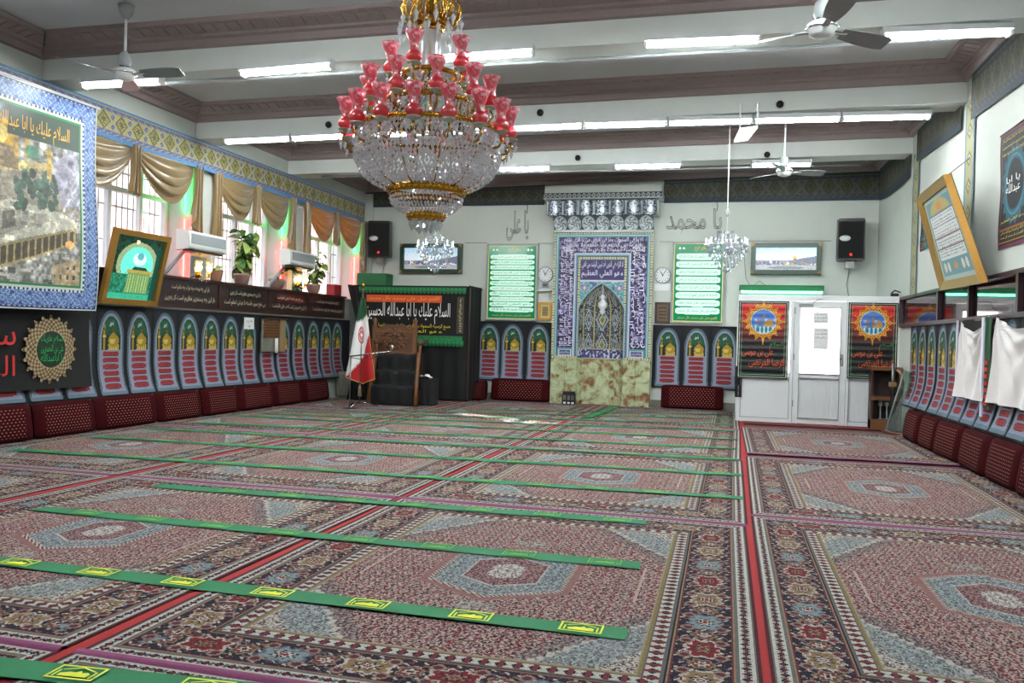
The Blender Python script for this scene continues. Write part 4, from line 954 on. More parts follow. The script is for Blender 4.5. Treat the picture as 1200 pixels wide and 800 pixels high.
# left end gathered back towards the left wall: a tapering flap
fz = P(410, 337, YS-.5)[1]
MB().grid(lambda u, v: (L0-.10+(P(408, 338, YS-.15)[0]-cx-L0+.10)*(1-u)*(.12+.88*v), -.1*(1-u)+.03*math.sin(u*13+v*5), zb+.05+(bt-zb-.05)*v), 14, 10).build('gathered_end', 'black_cloth', bn)
FX0 = P(409, 338, YS-.1)[0]-cx
def scallop(x0, x1, z, m, nm):
    n = max(3, int((x1-x0)/.085)); mb = MB().box(x0, x1, -.022, -.012, z-.03, z+.06)
    for i in range(n): mb.prism([(x0+(i+.5+.46*math.cos(a))*(x1-x0)/n, z-.02-.055*math.sin(a)) for a in np.linspace(0, PI, 7)], -.022, -.012)
    mb.build(nm, m, bn)
    for i in range(n):
        r = (x1-x0)/n*.3
        MB().lathe([(r*.7, 0), (r, .004), (r, .008), (r*.7, .008)], 8).build('fringe_ring', 'ink_green', bn, (x0+(i+.5)*(x1-x0)/n, -.024, z+.01), (PI/2, 0, 0))
scallop(FX0, LB-.02, P(500, 340, YS)[1], 'sign_green', 'top_fringe'); a = P(489, 400, YS)[0]-cx
zg = P(500, 398, YS)[1]; scallop(L0, LB-.05, zb+.03, 'sign_green', 'bottom_fringe')
def panel(u0, v0, u1, v1, m, nm, y=-.018):
    a, b = P(u0, v1, YS), P(u1, v0, YS); MB().box(a[0]-cx, b[0]-cx, y, y+.006, a[1], b[1]).build(nm, m, bn); return (a[0]+b[0])/2-cx, (a[1]+b[1])/2, b[0]-a[0], b[1]-a[1]
q = panel(431, 346.5, 519, 353.5, 'ink_orange', 'orange_strip')
write(LINES[7], 'ink_gold', bn, q[0], -.022, q[1], q[2]*.94, q[3]*.8, 'script')
a, b = P(430, 378, YS), P(529, 355.5, YS)
write('\u0627\u0644\u0633\u0644\u0627\u0645 \u0639\u0644\u064a\u0643 \u064a\u0627 \u0627\u0628\u0627 \u0639\u0628\u062f\u0627\u0644\u0644\u0647 \u0627\u0644\u062d\u0633\u064a\u0646', 'ink_white', bn, (a[0]+b[0])/2-cx, -.02, (a[1]+b[1])/2, b[0]-a[0], b[1]-a[1], 'large_script')
for v0, v1, u0, u1 in ((380, 384.5, 445, 529), (386.5, 390.5, 450, 519)):
    a, b = P(u0, v1, YS), P(u1, v0, YS); write(LINES[4 if v0 == 380 else 5], 'ink_yellow', bn, (a[0]+b[0])/2-cx, -.02, (a[1]+b[1])/2, b[0]-a[0], b[1]-a[1], 'script')
q = panel(488, 394, 543, 401.5, 'sign_green', 'green_strip'); write(LINES[2], 'ink_green', bn, q[0], -.022, q[1], q[2]*.94, q[3]*.7, 'script')
mat('olive_panel', (.22, .20, .12), .7, scale=60, vary=.5); q = panel(536, 348, 545, 391, 'olive_panel', 'side_panel'); write(LINES[1], 'ink_cream', bn, q[0], -.022, q[1], q[3]*.9, q[2]*.6, 'script', PI/2)
# green box standing on a shelf behind the stage, cracked plaster beside it
a, b = P(417, 336, YB-.3), P(455, 320.5, YB-.3); o = MB().box(a[0]+.06, b[0], YB-.40, YB-.02, a[1]-.02, b[1], .01).build('green_box', 'sign_green'); tag(o, 'plain green box showing above the stage top', 'box')
# things stacked between stage and left wall
o = MB().prism([(-.18, 0), (.30, 0), (.24, .60), (-.24, .66)], -.03, .03).build('leaning_board', 'grey_board', None, (XL+.62, YB-1.5, .0), (.12, 0, .5)); tag(o, 'grey board leaning near the flag at the left wall', 'board')
o = MB().box(-.25, .25, -.05, .05, 0, .55, .05).build('rolled_mat', 'grey_board', None, (XL+.22, YB-1.15, 0), (0, 0, .9)); tag(o, 'grey slab standing at the end of the left cushions', 'board')
o = MB().grid(lambda u, v: ((u-.5)*(.55-.2*v)+.02*math.sin(v*9), .10*math.sin(u*11+v*3)*(1-.4*v), .02+1.35*v), 26, 12).build('covered_pile', 'black_cloth', None, (P(418, 440, 15.4)[0], 15.55, 0), .15); tag(o, 'black cloth heaped over a pile behind the flag', 'cloth')

# ------------------------------------------------------------------ carved preacher's chair with draped steps
YC = 14.75
cl, cr = P(432, 476, YC), P(486, 476, YC); w = (cr[0]-cl[0])/2; xc = (cl[0]+cr[0])/2
t = thing('preacher_chair', "high carved wooden preacher's chair with black cloth over its steps", 'chair', (xc, YC, .02), .06)
H = P(460, 381, YC+.7)[1]; zs = P(460, 416, YC+.35)[1]
pl, pr_ = P(442, 400, YC+.7)[0]-xc, P(488, 400, YC+.7)[0]-xc; bw = (pr_-pl)/2; bc = (pl+pr_)/2
mb = MB().prism([(bc-bw, zs-.05), (bc+bw, zs-.05), (bc+bw, H-.10), (bc+bw*.75, H-.07), (bc+bw*.4, H), (bc-bw*.4, H), (bc-bw*.75, H-.07), (bc-bw, H-.10)], .68, .74); mb.build('backrest', 'wood_carved', t)
# carved relief: border and a scrolled centre
mb = MB()
for a in np.linspace(0, 2*PI, 17)[:-1]: mb.ball((bc+.24*math.cos(a), .68, (zs+H)/2+.18*math.sin(a)), (.05, .02, .04), 6, 4)
for a in np.linspace(0, 2*PI, 9)[:-1]: mb.ball((bc+.11*math.cos(a), .68, (zs+H)/2+.09*math.sin(a)), (.045, .025, .045), 6, 4)
mb.build('carving', 'wood_carved', t)
for z in (zs+.02, H-.14): MB().box(bc-bw, bc+bw, .66, .70, z-.025, z+.025).build('back_rail', 'wood', t)
for s in (bc-bw, bc+bw):
    MB().box(s-.04, s+.04, .66, .76, 0, H-.04, .01).build('post', 'wood', t); MB().lathe([(.03, 0), (.05, .02), (.03, .05), (.05, .09), (.045, .13), (0, .17)], 10, (s, .71, H-.04)).build('finial', 'wood', t)
for s in (-w, w):
    MB().path([(s, 0, 0), (s*.98, .06, .35), (s*.94, .18, .72), (s*.93, .26, zs+.05)], [.045, .042, .04, .038], 6).build('side_rail', 'wood', t)
    MB().path([(s*.93, .26, zs), (s*.95, .30, zs+.22), (s*.95, .70, zs+.27)], .032, 6).build('armrest', 'wood', t)
    MB().ball((s*.95, .29, zs+.23), .055, 8, 6).build('arm_knob', 'wood_carved', t)
    MB().box(s-.02, s+.02, .06, .70, .02, .30).build('side_panel', 'wood_dark', t)
pr2 = [(.0, .02), (-.01, .16), (.0, .34), (.03, .36), (.17, .37), (.185, .40), (.19, .62), (.21, .645), (.33, .655), (.35, .68), (.36, zs-.03), (.40, zs), (.67, zs+.01)]
L = len(pr2)-1
def step(u, v):
    f = v*L; i = min(int(f), L-1); k = f-i; y = pr2[i][0]*(1-k)+pr2[i+1][0]*k; z = pr2[i][1]*(1-k)+pr2[i+1][1]*k
    return (u-.5)*2*(w-.05), y+.012*math.sin(u*23+v*4), z+.01*math.sin(u*13+v*9)
MB().grid(step, 24, 60).build('step_cloth', 'black_cloth', t)
MB().box(-w+.06, w-.06, .04, .66, 0, .30).box(-w+.06, w-.06, .22, .66, .3, .6).box(-w+.06, w-.06, .40, .66, .6, zs-.04).build('steps', 'wood_dark', t)
# microphone boom in front of the chair
a, b = at(411, 417.5, 'Y', 13.85), at(458, 411.5, 'Y', 13.9); t = thing('microphone_boom', 'chrome microphone boom reaching across the carved chair', 'microphone', (a[0], a[1], 0))
d = b-a; MB().path([(0, 0, .0), (0, 0, a[2])], .012, 6).build('stand_pole', 'steel', t); MB().lathe([(.16, 0), (.15, .02), (.02, .035)], 14).build('stand_base', 'dark_plastic', t)
MB().path([(-.02, 0, a[2]), (d[0], d[1], b[2])], .014, 6).build('boom_arm', 'chrome', t)
MB().path([(d[0], d[1], b[2]), (d[0]+.02, d[1], b[2]+.03), (d[0]+.03, d[1]-.01, b[2]+.11)], [.012, .02, .03], 8).build('microphone_head', 'chrome', t)
MB().path([(0, 0, a[2]-.02), (d[0]*.4, d[1]*.4, a[2]-.06), (d[0]*.8, d[1]*.8, b[2]-.06), (d[0], d[1], b[2])], .006, 5).build('cord', 'dark_plastic', t)
# flag on a chrome stand
a = at(421, 476.5, 'Z', 0); t = thing('flag_on_stand', 'furled green, white and red flag on a chrome tripod stand', 'flag', (a[0], a[1], 0))
ft = P(421, 337, a[1])[1]; fb = P(421, 453, a[1])[1]
MB().path([(0, 0, .06), (.02, 0, ft)], .013, 8).build('pole', 'chrome', t); MB().lathe([(.012, 0), (.03, .02), (.02, .06), (0, .12)], 8, (.02, 0, ft)).build('spear_tip', 'brass', t)
for k in range(3):
    q = .4+k*2*PI/3; MB().path([(0, 0, .10), (.15*math.cos(q), .15*math.sin(q), .06), (.34*math.cos(q+.1), .34*math.sin(q+.1), .012)], .016, 6).build('tripod_leg', 'chrome', t)
z0_, z1_ = fb+.05, ft-.18
C = Canvas(1, 1, .0125, (.86, .86, .86)); xx, yy = C.x, C.y
C.fill(yy > .70+.10*xx, (.03, .24, .13)); C.fill(yy < .58*xx-.02+.0*yy, (.62, .07, .10)); dgl = np.abs(yy-(.58*xx-.02)); C.fill((dgl < .022) & (np.mod(xx+yy, .05) < .025), (.62, .07, .10)); dgl = np.abs(yy-(.70+.10*xx)); C.fill((dgl < .02) & (np.mod(xx, .06) < .03), (.03, .24, .13))
ex, ey = (xx-.46)/.17, (yy-.56)/.10
r = np.hypot(ex, ey*1.0); C.fill((r < 1) & (r > .74) & (np.abs(ex) > .12), (.66, .08, .12)); C.fill((r < .62) & (r > .34) & (np.abs(ex) > .1), (.66, .08, .12)); C.fill((np.abs(ex) < .09) & (np.abs(ey) < 1.0), (.66, .08, .12))
C.fill(yy < .012+.0*xx, (.72, .56, .2)); C.fill(xx > .985, (.72, .56, .2))
lo = P(406, 446, a[1])[0]-a[0]; hi = P(437, 440, a[1])[0]-a[0]
def fl(u, v):
    k = np.clip(1-v, 0, 1)**.8*(1-.25*v); wl, wr = .03+(-lo-.0)*k, .05+(hi-.0)*k
    bot = z0_+.16*np.abs(u-.55)*1.4
    return -wl+(wl+wr)*u+.02, -.03-.05*np.sin(u*9)*k, bot+(z1_-bot)*v
o = inst('flag_cloth', raster('flag_cloth', C.a, fl, 'print_cloth'), t)
MB().path([(.03, -.06, z0_), (.03, -.07, z0_-.12), (.03, -.06, z0_-.22)], [.015, .03, .04], 8).build('tassel', 'gold_satin', t)
# black covered box with tissues
a, b = at(485, 476, 'Z', 0), at(504.5, 476, 'Z', 0); wv = float(np.linalg.norm(b-a)); h = P(495, 446, a[1])[1]
t = thing('covered_box', 'black cloth covered box beside the carved chair', 'box', ((a[0]+b[0])/2+.06, a[1]+.25, .02), .06)
def cb(u, v):
    an = 2*PI*u; k = (abs(math.cos(an))**6+abs(math.sin(an))**6)**(-1/6); r = wv/2*(1+.05*(1-v)*math.sin(an*9)); return r*k*math.cos(an), r*k*math.sin(an), .01+v*h
MB().grid(cb, 48, 6).box(-wv/2, wv/2, -wv/2, wv/2, h-.01, h+.004).build('cover_cloth', 'black_cloth', t)
tt = thing('tissue_paper', 'crumpled white tissue on the black covered box', 'tissue', ((a[0]+b[0])/2+.01, a[1]+.2, h+.026)); MB().grid(lambda u, v: ((u-.5)*.22+.03*math.sin(v*7), (v-.5)*.14, .03+.05*math.sin(u*9+v*3)*math.sin(v*PI)+.03*math.sin(u*PI)), 10, 6).build('sheet', 'white_satin', tt)

# ------------------------------------------------------------------ white door enclosure
YD = 15.30
dx0, dx1 = P(863.5, 420, YD)[0], P(1052, 420, YD)[0]; ztop = 2.13
def DX(u): return P(u, 430, YD)[0]
ja, jb = DX(929.5), DX(990)
t = thing('door_enclosure', 'white aluminium and glass partition round the entrance door', 'partition', (dx0, YD, 0)); r_ = lambda u: DX(u)-dx0
W_ = dx1-dx0; J0, J1 = ja-dx0, jb-dx0
for a, b in ((0, .07), (J0-.06, J0), (J1, J1+.06), (W_-.06, W_)): MB().box(a, b, -.05, .03, 0, ztop, .008).build('upright', 'white_paint', t)
MB().box(0, W_, -.035, .035, ztop, ztop+.09, .008).build('head_rail', 'white_paint', t)
for a, b in ((.07, J0-.06), (J1+.06, W_-.06)):
    for z, q in ((.0, .08), (.80, .07), (ztop-.06, .06)): MB().box(a, b, -.042, .025, z, z+q, .006).build('rail', 'white_paint', t)
    mb = MB(); n = int((b-a)/.045)
    for k in range(n): mb.box(a+(b-a)*k/n+.007, a+(b-a)*(k+1)/n-.007, -.016, .016, .08, .80)
    mb.box(a, b, -.002, .008, .08, .80); tag(mb.build('ribbed_panel', 'white_paint', t), kind='stuff')
    MB().box(a, b, -.004, .004, .87, ztop-.06).build('glass_panel', 'pane_frosted', t)
    for x0, x1, z0_, z1_ in ((a, b, .86, .872), (a, b, .792, .802), (a, b, .078, .088), (a, a+.01, .08, .80), (b-.01, b, .08, .80)): MB().box(x0, x1, -.046, -.018, z0_, z1_).build('edge_shade_strip', 'grey_plastic', t)  # grey strips added to draw shade along the rail edges
# side wall of the enclosure up to the back wall
MB().box(0, .06, .03, YB-YD, 0, .8).box(0, .06, .03, .09, .8, ztop).box(0, .06, YB-YD-.06, YB-YD, .8, ztop).box(0, .06, .03, YB-YD, ztop-.02, ztop+.06).build('side_frame', 'white_paint', t)
MB().box(.026, .034, .09, YB-YD-.06, .8, ztop-.02).build('side_glass', 'pane_frosted', t)
MB().box(0, W_, .03, YB-YD, ztop+.07, ztop+.09).build('roof_panel', 'white_paint', t)
# the door leaf
dn = tag(link(bpy.data.objects.new('door_1', None), t, (J0, 0, 0)), 'white glazed door with ribbed lower panel'); w = J1-J0
for a, b in ((-.012, .09), (w-.09, w+.012)): MB().box(a, b, -.034, .024, .004, ztop-.01, .008).build('stile', 'white_paint', dn)
for z, q in ((.02, .09), (.80, .08), (ztop-.10, .09)): MB().box(.09, w-.09, -.028, .018, z, z+q).build('cross_rail', 'white_paint', dn)
mb = MB().box(.09, w-.09, -.002, .008, .11, .80); n = int((w-.18)/.045)
for k in range(n): mb.box(.09+(w-.18)*k/n+.007, .09+(w-.18)*(k+1)/n-.007, -.018, .010, .11, .80)
mb.build('ribbed_panel', 'white_paint', dn); MB().box(.09, w-.09, -.004, .004, .88, ztop-.10).build('door_glass', 'pane', dn)
MB().box(w-.075, w-.03, -.045, -.03, 1.02, 1.22, .006).path([(w-.05, -.045, 1.15), (w-.05, -.08, 1.15), (w-.17, -.08, 1.145)], .011, 6).build('door_handle', 'chrome', dn)
MB().box(.06, .30, -.075, -.03, ztop-.11, ztop-.05, .008).path([(.28, -.06, ztop-.06), (.36, -.10, ztop+.02), (.44, -.05, ztop+.03)], .008, 5).build('door_closer', 'grey_plastic', dn)
for z in (.30, 1.1, 1.9): MB().box(-.02, .012, -.045, -.028, z, z+.11).build('hinge', 'steel', dn)

for x0, x1, z0_, z1_ in ((-.014, -.006, 0, ztop), (w+.006, w+.014, 0, ztop), (.085, .095, .1, ztop-.1), (w-.095, w-.085, .1, ztop-.1), (.09, w-.09, .87, .88), (.09, w-.09, .795, .805), (.09, w-.09, .105, .115)): MB().box(x0, x1, -.052, -.02, z0_, z1_).build('edge_shade_strip', 'grey_plastic', dn)  # added grey strips again, shading the edges of the door leaf
# sheets taped to the door glass
def sheet(u0, v0, u1, v1, rows, lab, par=None):
    a, b = P(u0, v1, YD-.02), P(u1, v0, YD-.02); q = thing('paper_sheet', lab, 'notice', ((a[0]+b[0])/2, YD-.012, a[1])); w, h = b[0]-a[0], b[1]-a[1]
    MB().box(-w/2, w/2, -.004, -.001, 0, h).build('paper', 'flag_white', q)
    for k, (s, f, hh) in enumerate(rows): write(s, 'ink_dark', q, 0, -.006, h*(1-f), w*.8, h*hh, 'print')
T1, T2, T3, T4 = '\u062e\u0648\u0627\u0647\u0634\u0645\u0646\u062f \u0627\u0633\u062a', '\u06a9\u0641\u0634\u0647\u0627\u06cc \u062e\u0648\u062f \u0631\u0627', '\u062f\u0631 \u062c\u0627\u06a9\u0641\u0634\u06cc \u0628\u06af\u0630\u0627\u0631\u06cc\u062f', '\u0644\u0637\u0641\u0627 \u062f\u0631 \u0631\u0627 \u0628\u0628\u0646\u062f\u06cc\u062f'
sheet(953, 366, 971, 378.5, [(T1, .2, .16), (T2, .5, .22), (T3, .8, .2)], 'upper printed notice taped to the door glass')
sheet(953, 384, 971, 409, [(T4, .12, .1), (T2, .28, .12), (T3, .45, .12)], 'lower printed notice taped to the door glass')
# posters on both side panels
def poster(u0, v0, u1, v1, lab):
    a, b = P(u0, v1, YD-.06), P(u1, v0, YD-.06); w, h = b[0]-a[0], b[1]-a[1]; q = thing('shrine_poster', lab, 'poster', ((a[0]+b[0])/2, YD-.062, a[1]))
    C = Canvas(w, h, .0095, (.05, .05, .06)); k = np.clip((C.y/h-.40)/.42, 0, 1)[..., None]; C.a = C.a*(1-k)+np.array([.74, .08, .09])*k
    for i in range(11): C.fill((np.abs(C.y-h*(.06+.083*i)-.01*np.sin(C.x*7+i)) < .004), tuple(np.array([.30, .16, .17]) if i > 5 else np.array([.22, .24, .25])))
    C.fill((C.x < .05) | (C.x > w-.05) | (C.y < .05) | (C.y > h-.05), (.03, .10, .08)); 
    for d, c in ((.018, (.7, .74, .7)), (.055, (.30, .52, .40))): C.fill((np.minimum(np.minimum(C.x, w-C.x), np.minimum(C.y, h-C.y)) > d) & (np.minimum(np.minimum(C.x, w-C.x), np.minimum(C.y, h-C.y)) < d+.012), c)
    mx, my = w/2, h*.735; dx, dy = C.x-mx, C.y-my; rr = np.hypot(dx, dy); an = np.arctan2(dy, dx); R_ = w*.345
    o = (rr < R_*(1+.13*np.cos(an*8)**8+.05*np.cos(an*16))) & (rr > R_*.70); C.fill(o, (.80, .58, .16)); C.fill(o & (np.sin(rr*150)*np.cos(an*24) > .25), (.42, .16, .06)); C.fill((np.abs(dx) < .012) & (np.abs(dy) < R_*1.4) & (rr > R_), (.8, .58, .16)); C.fill((np.abs(dy) < .010) & (np.abs(dx) < R_*1.3) & (rr > R_), (.8, .58, .16))
    i_ = rr < R_*.74; C.fill(i_, (.70, .76, .84)); i_ = rr < R_*.70; C.fill(i_, (.26, .42, .72)); C.fill(i_ & (dy < R_*.2) & (np.sin(dx*40)+np.sin(dy*60) > 1.0), (.5, .62, .84))
    C.fill(i_ & (dy < -R_*.28), (.12, .46, .52)); C.fill(i_ & (dy < -R_*.32) & (np.mod(dx, .07) < .03), (.70, .80, .84))
    for px, hh in ((-.30, .18), (.02, .42)): C.fill(i_ & (np.abs(dx-px*R_) < R_*.05) & (dy > -R_*.3) & (dy < R_*hh), (.55, .42, .24)); C.fill(i_ & (np.abs(dx-px*R_) < R_*.09) & (np.abs(dy-R_*(hh-.12)) < R_*.03), (.60, .46, .26))
    C.fill(i_ & (((dx-.34*R_)/(.24*R_))**2+((dy+.13*R_)/(.26*R_))**2 < 1) & (dy > -.3*R_), (.66, .50, .26)); C.noise(.06)
    MB().box(-w/2-.004, w/2+.004, .0, .012, -.004, h+.004).build('backing', 'flag_white', q)
    inst('print', raster('print', C.a, lambda u, v: ((u-.5)*w, -.006-.003*np.sin(v*70), v*h), 'print_vinyl'), q)
    write('\u0639\u0644\u06cc \u0628\u0646 \u0645\u0648\u0633\u06cc', 'ink_orange', q, -w*.10, -.014, h*.335, w*.62, h*.12, 'script'); write('\u0627\u0644\u0631\u0636\u0627 \u0627\u0644\u0645\u0631\u062a\u0636\u06cc', 'ink_orange', q, w*.08, -.014, h*.20, w*.70, h*.12, 'script'); write('\u0627\u0644\u0633\u0644\u0627\u0645', 'ink_green', q, w*.27, -.014, h*.44, w*.26, h*.07, 'script')
poster(863.5, 353, 925, 442, 'red and black shrine poster left of the white door'); poster(992, 355, 1053, 443, 'red and black shrine poster right of the white door')
# green lit tube fitting above the enclosure
a, b = P(866, 349.5, YB-.2), P(966, 341, YB-.2); t = thing('tube_light', 'green lit fluorescent tube fitting above the white door', 'light', (a[0], YB-.2, a[1]+.10))
MB().box(0, b[0]-a[0], -.02, .06, .05, .17, .01).build('housing', 'sign_green', t); MB().path([(.05, -.04, .03), (b[0]-a[0]-.05, -.04, .03)], .022, 8).build('tube', 'tube_green', t)
for k in (.02, b[0]-a[0]-.05): MB().box(k, k+.03, -.06, .2, .0, .06).build('socket', 'white_plastic', t)
# black cloth hanging from the left corner of the enclosure
o = MB().grid(lambda u, v: (-.05+.12*u, .012*math.sin(u*14+v*4), .42+.55*v), 6, 6).build('hanging_cloth', 'black_cloth', None, (dx0+.03, YD-.06, 0), .2); tag(o, 'strip of black cloth at the left foot of the door enclosure', 'cloth')
o = MB().box(-.06, .06, -.04, .04, 0, .05).path([(-.05, 0, .05), (0, -.02, .10), (.09, 0, .07), (.14, 0, .14)], .014, 5).build('clamp_lamp', 'dark_plastic', None, (DX(1046), YD+.02, ztop+.095)); tag(o, 'small black clamp on top right corner of the enclosure', 'clamp')
# ------------------------------------------------------------------ wooden shelf and the things round it
YK = 14.95
a, b = P(1019.5, 500, YK), P(1049, 500, YK); h = P(1035, 434, YK)[1]; w = b[0]-a[0]+.06; t = thing('wooden_shelf', 'brown wooden shelf unit right of the white door', 'shelf', (a[0], YK, 0)); z2 = P(1035, 467, YK)[1]
for x in (0, w-.03): MB().box(x, x+.03, 0, .27, 0, h).build('side_panel', 'wood_dark', t)
MB().box(.03, w-.03, .25, .27, 0, h).build('back_panel', 'shelf_dark', t)
for z, q in ((0, .17), (z2-.03, .06), (h, .06)): MB().box(-.02 if z == h else .0, w+.02 if z == h else w, -.02, .27, z, z+q).build('shelf_board', 'wood', t)
for k, dx in enumerate((.17, .27)):
    o = thing('drinking_glass', 'pale cup on the lower shelf, %s of the two' % ('left' if not k else 'right'), 'cup', (a[0]+dx, YK+.12, .172), 0, 'cups on the wooden shelf'); MB().lathe([(.0, 0), (.04, .0), (.012, .02), (.012, .2), (.045, .24), (.05, .30), (.045, .30), (.0, .25)], 10).build('cup', 'tile_silver', o)
# bundled tripod leaning on the shelf
t = thing('folded_tripod', 'dark folded stand leaning against the wooden shelf', 'stand', (a[0]+w*.70, YK-.12, .0), 0)
for k, dx in enumerate((-.04, 0, .05)): MB().path([(dx, -.04*k, 0), (dx*.4, .03, .5), (dx*.2+.01, .05, 1.0)], .018, 6).build('leg', 'dark_plastic', t)
MB().path([(0, .03, .55), (.01, .05, 1.10)], .028, 8).build('column', 'steel', t); MB().box(-.05, .06, 0, .09, .72, .80, .01).build('collar', 'gold_satin', t)
t = thing('folded_stand', 'second folded stand with pale fittings beside the leaning glass', 'stand', (a[0]+w*.98, YK-.10, 0)); MB().path([(0, 0, 0), (.0, .02, 1.02)], .022, 8).build('column', 'wood_carved', t); MB().path([(-.06, 0, 1.0), (0, 0, .92), (.03, 0, .8), (0, .0, .7)], .02, 6).build('clasp', 'gold_satin', t)
# leaning sheet of glass
p0 = np.array(at(1037, 506.5, 'Z', .0)); p1 = np.array(at(1058, 511, 'Z', .0)); xt = xr(p0[1])-.05
tp, tp2 = np.array([xt, p0[1]+.06, 1.0]), np.array([xr(p1[1])-.05, p1[1]+.02, .98]); n = np.cross(p1-p0, tp-p0); n = n/np.linalg.norm(n)*.008
mb = MB().add([p0, p1, tp2, tp, p0+n, p1+n, tp2+n, tp+n], [(0, 1, 2, 3), (7, 6, 5, 4), (0, 4, 5, 1), (1, 5, 6, 2), (2, 6, 7, 3), (3, 7, 4, 0)])
gl = mb.build('leaning_glass', 'pane_green'); tag(gl, 'greenish sheet of glass leaning by the right wall cushions', 'glass')
d = (p1-p0)/np.linalg.norm(p1-p0); MB().path([p0-d*.06+n*.5+np.array([0, 0, .015]), p1+n*.5+np.array([0, 0, .015])], .02, 6).build('edge_strip', 'wood', gl); MB().path([p0+n*.5, tp+n*.5], .012, 5).build('side_strip', 'grey_plastic', gl)

# ------------------------------------------------------------------ left wall
def lw(u, v, off=0.):
    q = at(u, v, 'X', XL+off); return float(q[1]), float(q[2])
# the row of printed arches
us = (129, 162, 192, 220, 246, 269, 290, 312, 331, 349, 366, 381, 394)
ys = [7.2, 7.78, 8.35, 8.92]+[lw(u, 410, .02)[0] for u in us]
arch_cloth('long black cloth printed with a row of arches along the left wall', (XL+.012, 0, 0), ROT_L, 6.6, 16.75, .42, 1.64, ys, .10, ARCH_L)
# inscription boards above it
bx = [106, 182, 254, 312, 360, 401]; POEM = ['\u0628\u0627\u0632 \u0627\u06cc\u0646 \u0686\u0647 \u0634\u0648\u0631\u0634 \u0627\u0633\u062a \u06a9\u0647 \u062f\u0631 \u062e\u0644\u0642 \u0639\u0627\u0644\u0645 \u0627\u0633\u062a', '\u0628\u0627\u0632 \u0627\u06cc\u0646 \u0686\u0647 \u0646\u0648\u062d\u0647 \u0648 \u0686\u0647 \u0639\u0632\u0627 \u0648 \u0686\u0647 \u0645\u0627\u062a\u0645 \u0627\u0633\u062a', '\u0628\u0627\u0632 \u0627\u06cc\u0646 \u0686\u0647 \u0631\u0633\u062a\u062e\u06cc\u0632 \u0639\u0638\u06cc\u0645 \u0627\u0633\u062a \u06a9\u0632 \u0632\u0645\u06cc\u0646', '\u0628\u06cc \u0646\u0641\u062e \u0635\u0648\u0631 \u062e\u0627\u0633\u062a\u0647 \u062a\u0627 \u0639\u0631\u0634 \u0627\u0639\u0638\u0645 \u0627\u0633\u062a']
mat('board_dark', (.13, .07, .08), .3, scale=12, vary=.35); mat('board_red', (.33, .07, .10), .4, scale=20, vary=.3)
labs = ['dark verse board mostly hidden behind the gilt picture', 'dark verse board with white script right of the gilt picture', 'dark verse board with white script under the leafy plant', 'dark verse board with a red patch under the second wall lamp', 'plain darker verse board at the far end of the left wall']
for i, (a, b) in enumerate(zip(bx, bx[1:])):
    y0, y1 = lw(a, 350)[0], lw(b, 350)[0]; w = y1-y0; t = thing('verse_board', labs[i], 'sign', (XL+.05, (y0+y1)/2, 1.68), ROT_L)
    MB().box(-w/2+.01, w/2-.01, .0, .045, 0, .42).build('panel', 'board_dark', t)
    for x0, x1, z0, z1 in ((-w/2, w/2, -.01, .02), (-w/2, w/2, .40, .435), (-w/2, -w/2+.04, .02, .40), (w/2-.04, w/2, .02, .40)): MB().box(x0, x1, -.014, .045, z0, z1).build('molding', 'wood_dark', t)
    if i in (2, 3): MB().box(-w*.32, w*.36, -.003, 0, .22, .37).build('patch', 'board_red' if i == 3 else 'dark_plastic', t)
    if i: write(POEM[i % 4], 'ink_cream', t, 0, -.006, .29, w*.62, .10, 'script'); write(POEM[(i+1) % 4], 'ink_cream', t, 0, -.006, .13, w*.82, .11, 'script')
o = MB().box(XW+.06, XL+.09, 7.0, lw(402, 350)[0], SILL+.0, SILL+.035).build('trim_40', 'wood_dark'); o['kind'] = 'structure'

# big printed banner in front of the first windows
BY1 = lw(112, 250, .3)[0]; BY0 = BY1-3.6; BZ0, BZ1 = 1.55, lw(112, 127, .3)[1]+.02
t = thing('shrine_banner', 'huge printed banner with an aerial view of a shrine inside a blue patterned border', 'banner', (XL+.28, 0, 0), ROT_L)
C = Canvas(BY1-BY0, BZ1-BZ0, .0135, (.50, .50, .50)); X, Z = C.x+BY0, C.y+BZ0; H = C.h; wd = C.w
def pb(u, v): a = lw(u, v, .3); return a[0]-BY0, a[1]-BZ0
n1 = smooth_noise(C.ny, C.nx, 70, 1)[..., None]; n2 = smooth_noise(C.ny, C.nx, 26, 2)[..., None]; n3 = smooth_noise(C.ny, C.nx, 9, 3)[..., None]
C.a = .30+.45*(n1*.6+n2*.4)+np.array([.02, .01, -.01])                                     # roofs of the old town
for i in range(420):
    a = RNG.random(3); x0, y0 = a[0]*wd, a[1]*H*.95; c = .30+.55*RNG.random(); C.rect(x0, x0+.04+.10*a[2], y0, y0+.02+.06*RNG.random(), (c, c*.97, c*.92))
C.fill(C.y > H*.80-.3*0, (.42, .46, .46)); C.a = np.where((C.y > H*.80)[..., None], .24+.25*n2+np.array([0, .04, .02]), C.a)
def quad(ps, c): C.poly([pb(*p) for p in ps], c)
quad([(-60, 215), (0, 190), (75, 205), (100, 250), (60, 270), (-60, 250)], (.60, .56, .50)); quad([(-60, 190), (0, 182), (70, 192), (78, 200), (0, 196), (-60, 205)], (.76, .68, .46))
quad([(-80, 245), (10, 230), (70, 248), (88, 260), (86, 266), (30, 276), (-80, 300)], (.76, .74, .68)); quad([(-80, 255), (0, 240), (52, 250), (56, 258), (0, 272), (-80, 286)], (.62, .60, .55))
quad([(-80, 298), (30, 277), (86, 266), (86, 284), (40, 300), (-80, 330)], (.62, .55, .38))
m = C.inside([pb(*p) for p in [(-80, 301), (30, 280), (86, 269), (86, 282), (40, 297), (-80, 327)]]); C.fill(m & (np.mod(C.x, .095) < .060), (.26, .22, .16))
